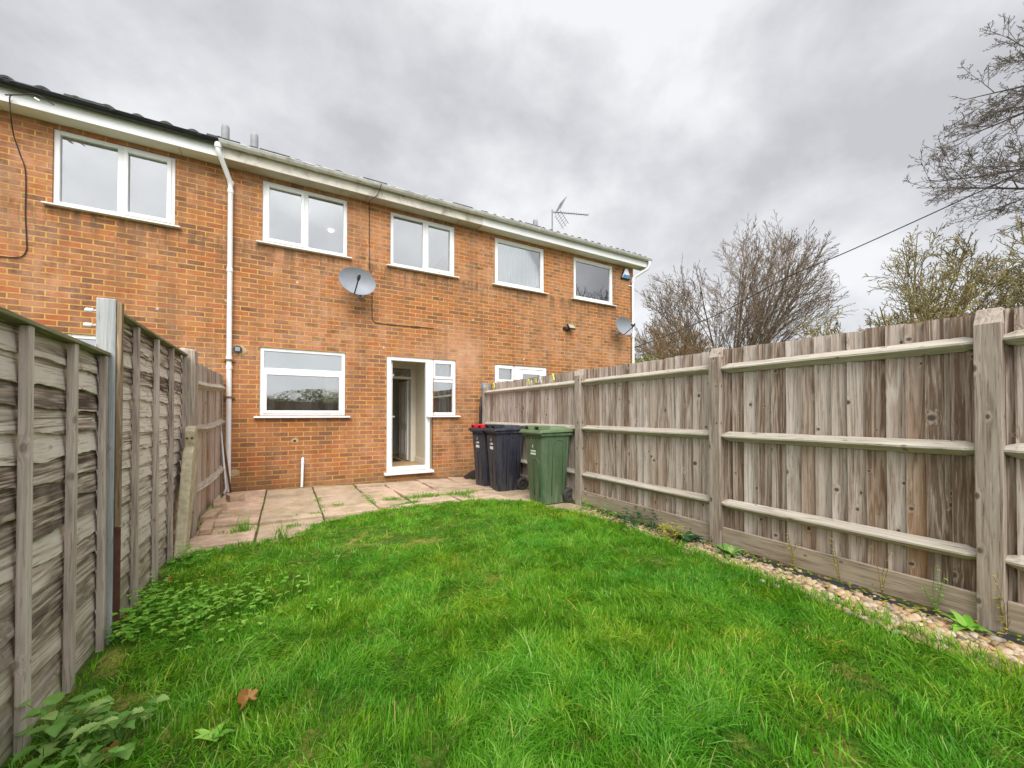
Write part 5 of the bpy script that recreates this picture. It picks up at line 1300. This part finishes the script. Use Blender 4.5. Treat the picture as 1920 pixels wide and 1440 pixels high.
# fallen leaves
def dead_leaf(u, v, s_, label, z=0.06):
    p = on_g(u, v, z*0.8); m = MB(); a0 = rnd(0, 6.28); b_ = random.random(); n = 30; o = 0; jr = rnd(-0.05, 0.05)
    m.v.append((0, 0, 0))
    for r_ in (0.5, 1.0):
        for k in range(n):
            a = 2*math.pi*k/n; lob = 0.42+0.58*(abs(((a*2.5/math.pi+jr) % 1.0)*2-1))**0.9*(0.75+0.25*math.cos(a))+0.07*((k*7) % 3-1); rr_ = s_*lob*r_
            m.v.append((rr_*math.cos(a), rr_*math.sin(a)*0.8, s_*(0.30*r_*math.sin(3*a+1+u)+0.65*r_*r_*(abs(math.cos(a+u))-0.3))))
    for k in range(n): m.face((0, 1+k, 1+(k+1) % n), b_); m.face((1+k, 1+n+k, 1+n+(k+1) % n, 1+(k+1) % n), b_)
    m.tube([(0, 0, 0), (-s_*0.9, 0.1*s_, -0.1*s_), (-s_*1.5, 0.3*s_, 0.1*s_)], 0.0016, 4)
    ob = m.build('fallen_leaf', 'leaf_autumn', smooth=True); ob.location = (p[0], p[1], z); ob.rotation_euler = (rnd(-0.5, 0.5), rnd(-0.5, 0.5), a0)
    tag(ob, label, 'leaf', 'fallen brown leaves')
dead_leaf(470, 1310, 0.055, 'large orange-brown fallen leaf lying on the lawn near the weeds', 0.075)
dead_leaf(212, 1412, 0.045, 'curled brown leaf among weeds at the bottom left', 0.03)
dead_leaf(320, 1086, 0.03, 'small orange leaf near the foot of the second lap panel', 0.04)
dead_leaf(240, 1157, 0.032, 'reddish-brown leaf beside the rusty fence strip', 0.03)
dead_leaf(278, 1335, 0.022, 'little red-brown leaf behind the pale lobed weed', 0.03)
dead_leaf(1350, 1262, 0.018, 'tiny brown leaf on the right half of the lawn', 0.06)
dead_leaf(205, 1360, 0.028, 'tan leaf lying under the lobed weed', 0.02)

# ------------------------------------------------------------------ trees
def tree(base, trunk_h, stems, spread, length, levels, seed, rmin, r0, up=0.25, kids=(5, 6, 6, 4), ratio=0.52, bend=0.22, tilt=None, sag=0.0, ang=(0.45, 0.95), dome=0.0, env=None, tier=0.75):
    rr = random.Random(seed); m = MB(); tips = []
    def inside(c):
        if not env: return True
        q = c-Vector(base); q.z -= env[0]; e2 = (q.x/env[2])**2+(q.y/env[2])**2+(q.z/env[1])**2
        return e2 < (1+0.10*math.sin(q.x*2.1+q.z*1.7+seed)+rr.uniform(-0.14, 0.12))**2
    def branch(p, d, L, r, lv):
        n = (11, 7, 5, 4, 3)[min(lv, 4)]; P = [p.copy()]; c = p.copy(); dd = d.copy(); st = L/n
        for i in range(n):
            w = Vector((rr.gauss(0, 1), rr.gauss(0, 1), rr.gauss(0, 0.7)))*bend*(0.5+0.22*lv)
            dd = (dd+w*0.55+Vector((0, 0, (up if lv < 3 else up*0.6)-sag*lv))*0.35).normalized()
            c = c+dd*st
            if i > 0 and not inside(c): break
            P.append(c.copy())
        n = len(P)-1
        Rr = [max(rmin*0.8, r*(1-0.88*(i/n)**0.8)) for i in range(n+1)]
        m.tube(P, Rr, 6 if lv <= 1 else (4 if lv == 2 else 3), cap=False)
        if lv >= levels: tips.append((P[-1], dd)); return
        nk = max(3, int(round(kids[min(lv, len(kids)-1)]*min(1, 0.35+0.65*n*st/L))))
        for k in range(nk):
            t = 0.18+0.80*(k+rr.random()*0.9)/nk; t = min(t, 0.985); i = min(n-1, int(t*n)); f = t*n-i; q = P[i].lerp(P[i+1], f)
            ax = (P[i+1]-P[i]).normalized(); s = ax.orthogonal().normalized(); s.rotate(Matrix.Rotation(rr.uniform(0, 6.28), 3, ax))
            an = rr.uniform(*ang); nd = (ax*math.cos(an)+s*math.sin(an)).normalized()
            branch(q, nd, min(L, n*st*1.5)*ratio*rr.uniform(0.75, 1.25)*(1.15-0.35*t), max(rmin, Rr[i]*0.55), lv+1)
    b = Vector(base); T_ = MB()
    T_.tube([b+Vector((0, 0, -0.2)), b+Vector((0.05, 0, trunk_h*0.5)), b+Vector((0, 0, trunk_h))], [r0*1.25, r0*1.05, r0*(1 if tier > 0.6 else 0.3)], 10)
    for k in range(stems):
        a = 2.4*k+rr.uniform(-0.3, 0.3); tlt = spread*(0.12+0.88*((k*0.618) % 1.0)**0.8) if k else 0.1
        d = Vector((math.cos(a)*math.sin(tlt), math.sin(a)*math.sin(tlt), math.cos(tlt)))
        if tilt is not None: d = (d+Vector(tilt)*rr.uniform(0.4, 1.0)).normalized()
        branch(b+Vector((0, 0, trunk_h*rr.uniform(tier, 1.0))), d, length*rr.uniform(0.85, 1.08)*(1-dome*tlt/max(spread, 0.01)), r0*0.6, 0)
    return T_, m, tips
def put_tree(name, label, cat, bmat, args, leaves=None, group='bare trees beyond the right fence'):
    T_, C_, tips = args; root = empty(name, tuple(Vector(T_.v[0])), label, cat, group)
    T_.build('trunk', bmat, root, smooth=True); c = C_.build('crown', bmat, root)
    if leaves:
        L = MB()
        for k in range(leaves[1]):
            p, d = random.choice(tips); q = p+Vector((rnd(-1, 1), rnd(-1, 1), rnd(-1, 1)))*leaves[3]; s_ = leaves[2]*rnd(0.6, 1.4)
            a = Vector((rnd(-1, 1), rnd(-1, 1), rnd(-1, 1))).normalized(); b_ = a.orthogonal().normalized(); o = len(L.v)
            L.v += [tuple(q-a*s_), tuple(q+b_*s_*0.6), tuple(q+a*s_), tuple(q-b_*s_*0.6)]; L.face((o, o+1, o+2, o+3), random.random())
        L.build(leaves[4] if len(leaves) > 4 else 'leaves', leaves[0], root)
    return root
def gpt(u, dist): a = ray(u); return (dist*math.sin(a), dist*math.cos(a), 0)
put_tree('bare_tree', 'tallest bare grey tree with fan of upright twigs, centre of the far trees', 'tree', 'bark_grey',
         tree(gpt(1365, 26), 1.3, 24, 1.2, 12.0, 4, 31, 0.0088, 0.16, up=0.03, kids=(14, 9, 5, 3), ratio=0.34, bend=0.07, ang=(0.3, 0.7), env=(4.0, 8.3, 6.3)))
put_tree('bare_tree', 'reddish-brown bushy tree with a few yellow leaves next to the house corner', 'tree', 'bark_brown',
         tree(gpt(1245, 20), 0.8, 13, 1.2, 7.0, 4, 17, 0.0095, 0.12, up=0.08, kids=(11, 8, 5, 3), ratio=0.37, bend=0.13, ang=(0.35, 0.85), env=(2.2, 4.1, 2.5)), ('leaf_bush', 1300, 0.03, 0.2))
put_tree('bare_tree', 'mossy spreading bare tree behind the fence, below the overhead cable', 'tree', 'bark_moss',
         tree(gpt(1705, 18.5), 1.9, 15, 1.4, 6.2, 4, 27, 0.0105, 0.15, up=0.08, kids=(11, 7, 5, 3), ratio=0.38, bend=0.12, env=(3.5, 3.6, 3.0)))
put_tree('bare_tree', 'mossy bare tree at the right edge of view, low behind the nearest fence bay', 'tree', 'bark_moss',
         tree(gpt(1885, 18), 1.5, 15, 1.3, 6.2, 4, 37, 0.0105, 0.14, up=0.08, kids=(11, 7, 5, 3), ratio=0.38, bend=0.13, env=(3.3, 3.7, 2.9)))
T4 = gpt(2150, 21)
put_tree('alder_tree', 'tall alder with dark cones overhanging from the right edge', 'tree', 'bark_dark',
         tree(T4, 13.5, 26, 1.7, 5.0, 4, 47, 0.0075, 0.11, up=0.03, kids=(13, 8, 5, 3), ratio=0.36, bend=0.13, env=(9.6, 6.0, 4.6), tier=0.40), ('bark_dark', 2200, 0.030, 0.07, 'cones'))
# evergreen shrub by the house corner and hedge behind the camera
def leafy_mass(name, label, cat, c, size, n, ls, mat, group=None, branches=18, seed=1):
    rr = random.Random(seed); root = empty(name, (c[0], c[1], 0), label, cat, group); L = MB(); st = MB()
    for k in range(n):
        while True:
            q = Vector((rr.uniform(-1, 1), rr.uniform(-1, 1), rr.uniform(-1, 1)))
            if q.length < 1 and mnoise.noise(q*2.3+Vector((seed, 0, 0))) > -0.22+0.25*q.length: break
        p = Vector((c[0]+q.x*size[0], c[1]+q.y*size[1], c[2]+q.z*size[2]))
        if p.z < 0.05: p.z = 0.05+rr.random()*0.3
        a = Vector((rr.uniform(-1, 1), rr.uniform(-1, 1), rr.uniform(-1, 1))).normalized(); b_ = a.orthogonal().normalized(); s_ = ls*rr.uniform(0.6, 1.4); o = len(L.v)
        L.v += [tuple(p-a*s_), tuple(p+b_*s_*0.55), tuple(p+a*s_), tuple(p-b_*s_*0.55)]; L.face((o, o+1, o+2, o+3), rr.random())
    for k in range(branches):
        a = rr.uniform(0, 6.28); st.tube([(c[0]+rr.uniform(-.5, .5)*size[0], c[1]+rr.uniform(-.5, .5)*size[1], -0.1), (c[0]+math.cos(a)*size[0]*0.6, c[1]+math.sin(a)*size[1]*0.6, c[2]+size[2]*rr.uniform(0.2, 0.8))], [0.03, 0.008], 4)
    L.build('crown', mat, root); st.build('trunk', 'bark_dark', root)
    return root
g1 = gpt(1225, 14.5); leafy_mass('shrub', 'yellow-green leafy shrub just above the fence at the house corner', 'shrub', (g1[0], g1[1], 1.6), (1.5, 1.0, 1.65), 7000, 0.045, 'leaf_bush', seed=2)
for i, (x, y, h, s_, lb_) in enumerate(((-2.5, -8.0, 1.1, 3.2, 'shrubby hedge clump behind the garden, left part'), (1.8, -8.6, 1.25, 3.6, 'shrubby hedge clump behind the garden, middle'), (5.6, -8.4, 1.5, 3.2, 'taller hedge clump behind the garden, right part'))):
    leafy_mass('hedge', lb_, 'hedge', (x, y, h), (s_, 0.9, h+0.05), 22000, 0.04, 'leaf_hedge', 'hedge clumps behind the garden', seed=5+i)
put_tree('bare_tree', 'bare tree beyond the neighbouring gardens mirrored in the upper right windows', 'tree', 'bark_dark', tree((16.5, -5.0, 0), 3.4, 8, 0.9, 5.2, 3, 57, 0.016, 0.28, up=0.12, kids=(7, 6, 6, 4), ratio=0.5, bend=0.2), group='bare trees behind the viewpoint')

# ------------------------------------------------------------------ sky and sun
W = bpy.data.worlds.new('World'); S.world = W; W.use_nodes = True; nt = W.node_tree; nt.nodes.clear()
def N(t_, **k):
    n_ = nt.nodes.new(t_)
    for a, b in k.items():
        if a in n_.inputs: n_.inputs[a].default_value = b
        else: setattr(n_, a, b)
    return n_
SUN_EL, SUN_AZ = 48, -160      # behind the viewpoint
sky = N('ShaderNodeTexSky', sky_type='NISHITA', sun_disc=False); sky.sun_elevation = R(SUN_EL); sky.sun_rotation = R(200)
bg1 = N('ShaderNodeBackground', Strength=0.1); nt.links.new(sky.outputs[0], bg1.inputs[0])
tc = N('ShaderNodeTexCoord'); sx = N('ShaderNodeSeparateXYZ'); nt.links.new(tc.outputs['Generated'], sx.inputs[0])
def M(op, a, b=None, clamp=False):
    n_ = N('ShaderNodeMath', operation=op, use_clamp=clamp)
    for i, q_ in enumerate((a, b)):
        if q_ is None: continue
        if hasattr(q_, 'links'): nt.links.new(q_, n_.inputs[i])
        else: n_.inputs[i].default_value = q_
    return n_.outputs[0]
zz = M('ADD', M('ABSOLUTE', sx.outputs[2]), 0.22)
cx_ = M('DIVIDE', sx.outputs[0], zz); cy_ = M('DIVIDE', sx.outputs[1], zz)
cb = N('ShaderNodeCombineXYZ'); nt.links.new(cx_, cb.inputs[0]); nt.links.new(cy_, cb.inputs[1])
mp_ = N('ShaderNodeMapping'); mp_.inputs['Location'].default_value = (3.1, 7.7, 0); mp_.inputs['Scale'].default_value = (1, 1, 1.35); nt.links.new(tc.outputs['Generated'], mp_.inputs[0])
n1 = N('ShaderNodeTexNoise', Scale=4.2, Detail=9.0, Roughness=0.54, Distortion=0.12); nt.links.new(mp_.outputs[0], n1.inputs['Vector'])
n2 = N('ShaderNodeTexNoise', Scale=1.9, Detail=3.0, Roughness=0.5, Distortion=0.1); nt.links.new(mp_.outputs[0], n2.inputs['Vector'])
n3 = N('ShaderNodeTexNoise', Scale=0.9, Detail=5.0, Roughness=0.55); nt.links.new(cb.outputs[0], n3.inputs['Vector'])
fsum = M('ADD', M('ADD', M('MULTIPLY', n1.outputs['Fac'], 0.55), M('MULTIPLY', n2.outputs['Fac'], 0.38)), M('MULTIPLY', n3.outputs['Fac'], 0.07))
cr = N('ShaderNodeValToRGB'); nt.links.new(fsum, cr.inputs[0]); el = cr.color_ramp.elements
el[0].position = 0.385; el[0].color = (0.325, 0.328, 0.342, 1); el[1].position = 0.585; el[1].color = (0.515, 0.516, 0.525, 1)
e3 = el.new(0.49); e3.color = (0.415, 0.418, 0.432, 1)
hz = N('ShaderNodeMix', data_type='RGBA'); hf = M('SUBTRACT', 1.0, M('MULTIPLY', M('ABSOLUTE', sx.outputs[2]), 3.2, True), True)
nt.links.new(M('MULTIPLY', hf, 0.55), hz.inputs[0]); nt.links.new(cr.outputs[0], hz.inputs[6]); hz.inputs[7].default_value = (0.50, 0.51, 0.53, 1)
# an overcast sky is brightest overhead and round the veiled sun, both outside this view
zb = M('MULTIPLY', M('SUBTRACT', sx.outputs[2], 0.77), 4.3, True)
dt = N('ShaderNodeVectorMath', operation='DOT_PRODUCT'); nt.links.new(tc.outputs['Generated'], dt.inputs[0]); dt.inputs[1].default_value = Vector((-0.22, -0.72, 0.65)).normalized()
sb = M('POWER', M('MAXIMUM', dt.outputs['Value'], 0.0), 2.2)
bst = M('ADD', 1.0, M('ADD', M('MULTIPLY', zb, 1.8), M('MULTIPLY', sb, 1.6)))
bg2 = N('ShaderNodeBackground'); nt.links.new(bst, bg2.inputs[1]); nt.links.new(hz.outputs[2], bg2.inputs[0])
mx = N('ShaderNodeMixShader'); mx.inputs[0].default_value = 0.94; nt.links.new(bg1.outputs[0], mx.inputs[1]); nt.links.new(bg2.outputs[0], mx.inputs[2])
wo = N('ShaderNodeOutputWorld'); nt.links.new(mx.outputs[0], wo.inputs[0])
sl = bpy.data.lights.new('sun', 'SUN'); sl.energy = 1.5; sl.angle = R(35); sl.color = (1.0, 0.965, 0.91)
so = bpy.data.objects.new('sun', sl); COL.objects.link(so)
so.rotation_euler = Vector((0.22, 0.72, -0.75)).to_track_quat('-Z', 'Y').to_euler()

# ------------------------------------------------------------------ camera
cam = bpy.data.cameras.new('camera'); co = bpy.data.objects.new('camera', cam); COL.objects.link(co); S.camera = co
PITCH = 0.7
cam.sensor_width = 36; cam.lens = F/1920*36; cam.clip_start = 0.05; cam.clip_end = 1000
cam.shift_y = (55-F*math.tan(R(PITCH)))/1920
co.location = (0, 0, EYE); co.rotation_euler = (R(90+PITCH), 0, R(-YAW))
S.view_settings.view_transform = 'Standard'; S.view_settings.look = 'None'; S.view_settings.gamma = 1; S.view_settings.exposure = 0.9
S.render.resolution_x = 1024; S.render.resolution_y = 768
S.render.engine = 'CYCLES'
S.cycles.max_bounces = 8; S.cycles.transparent_max_bounces = 16
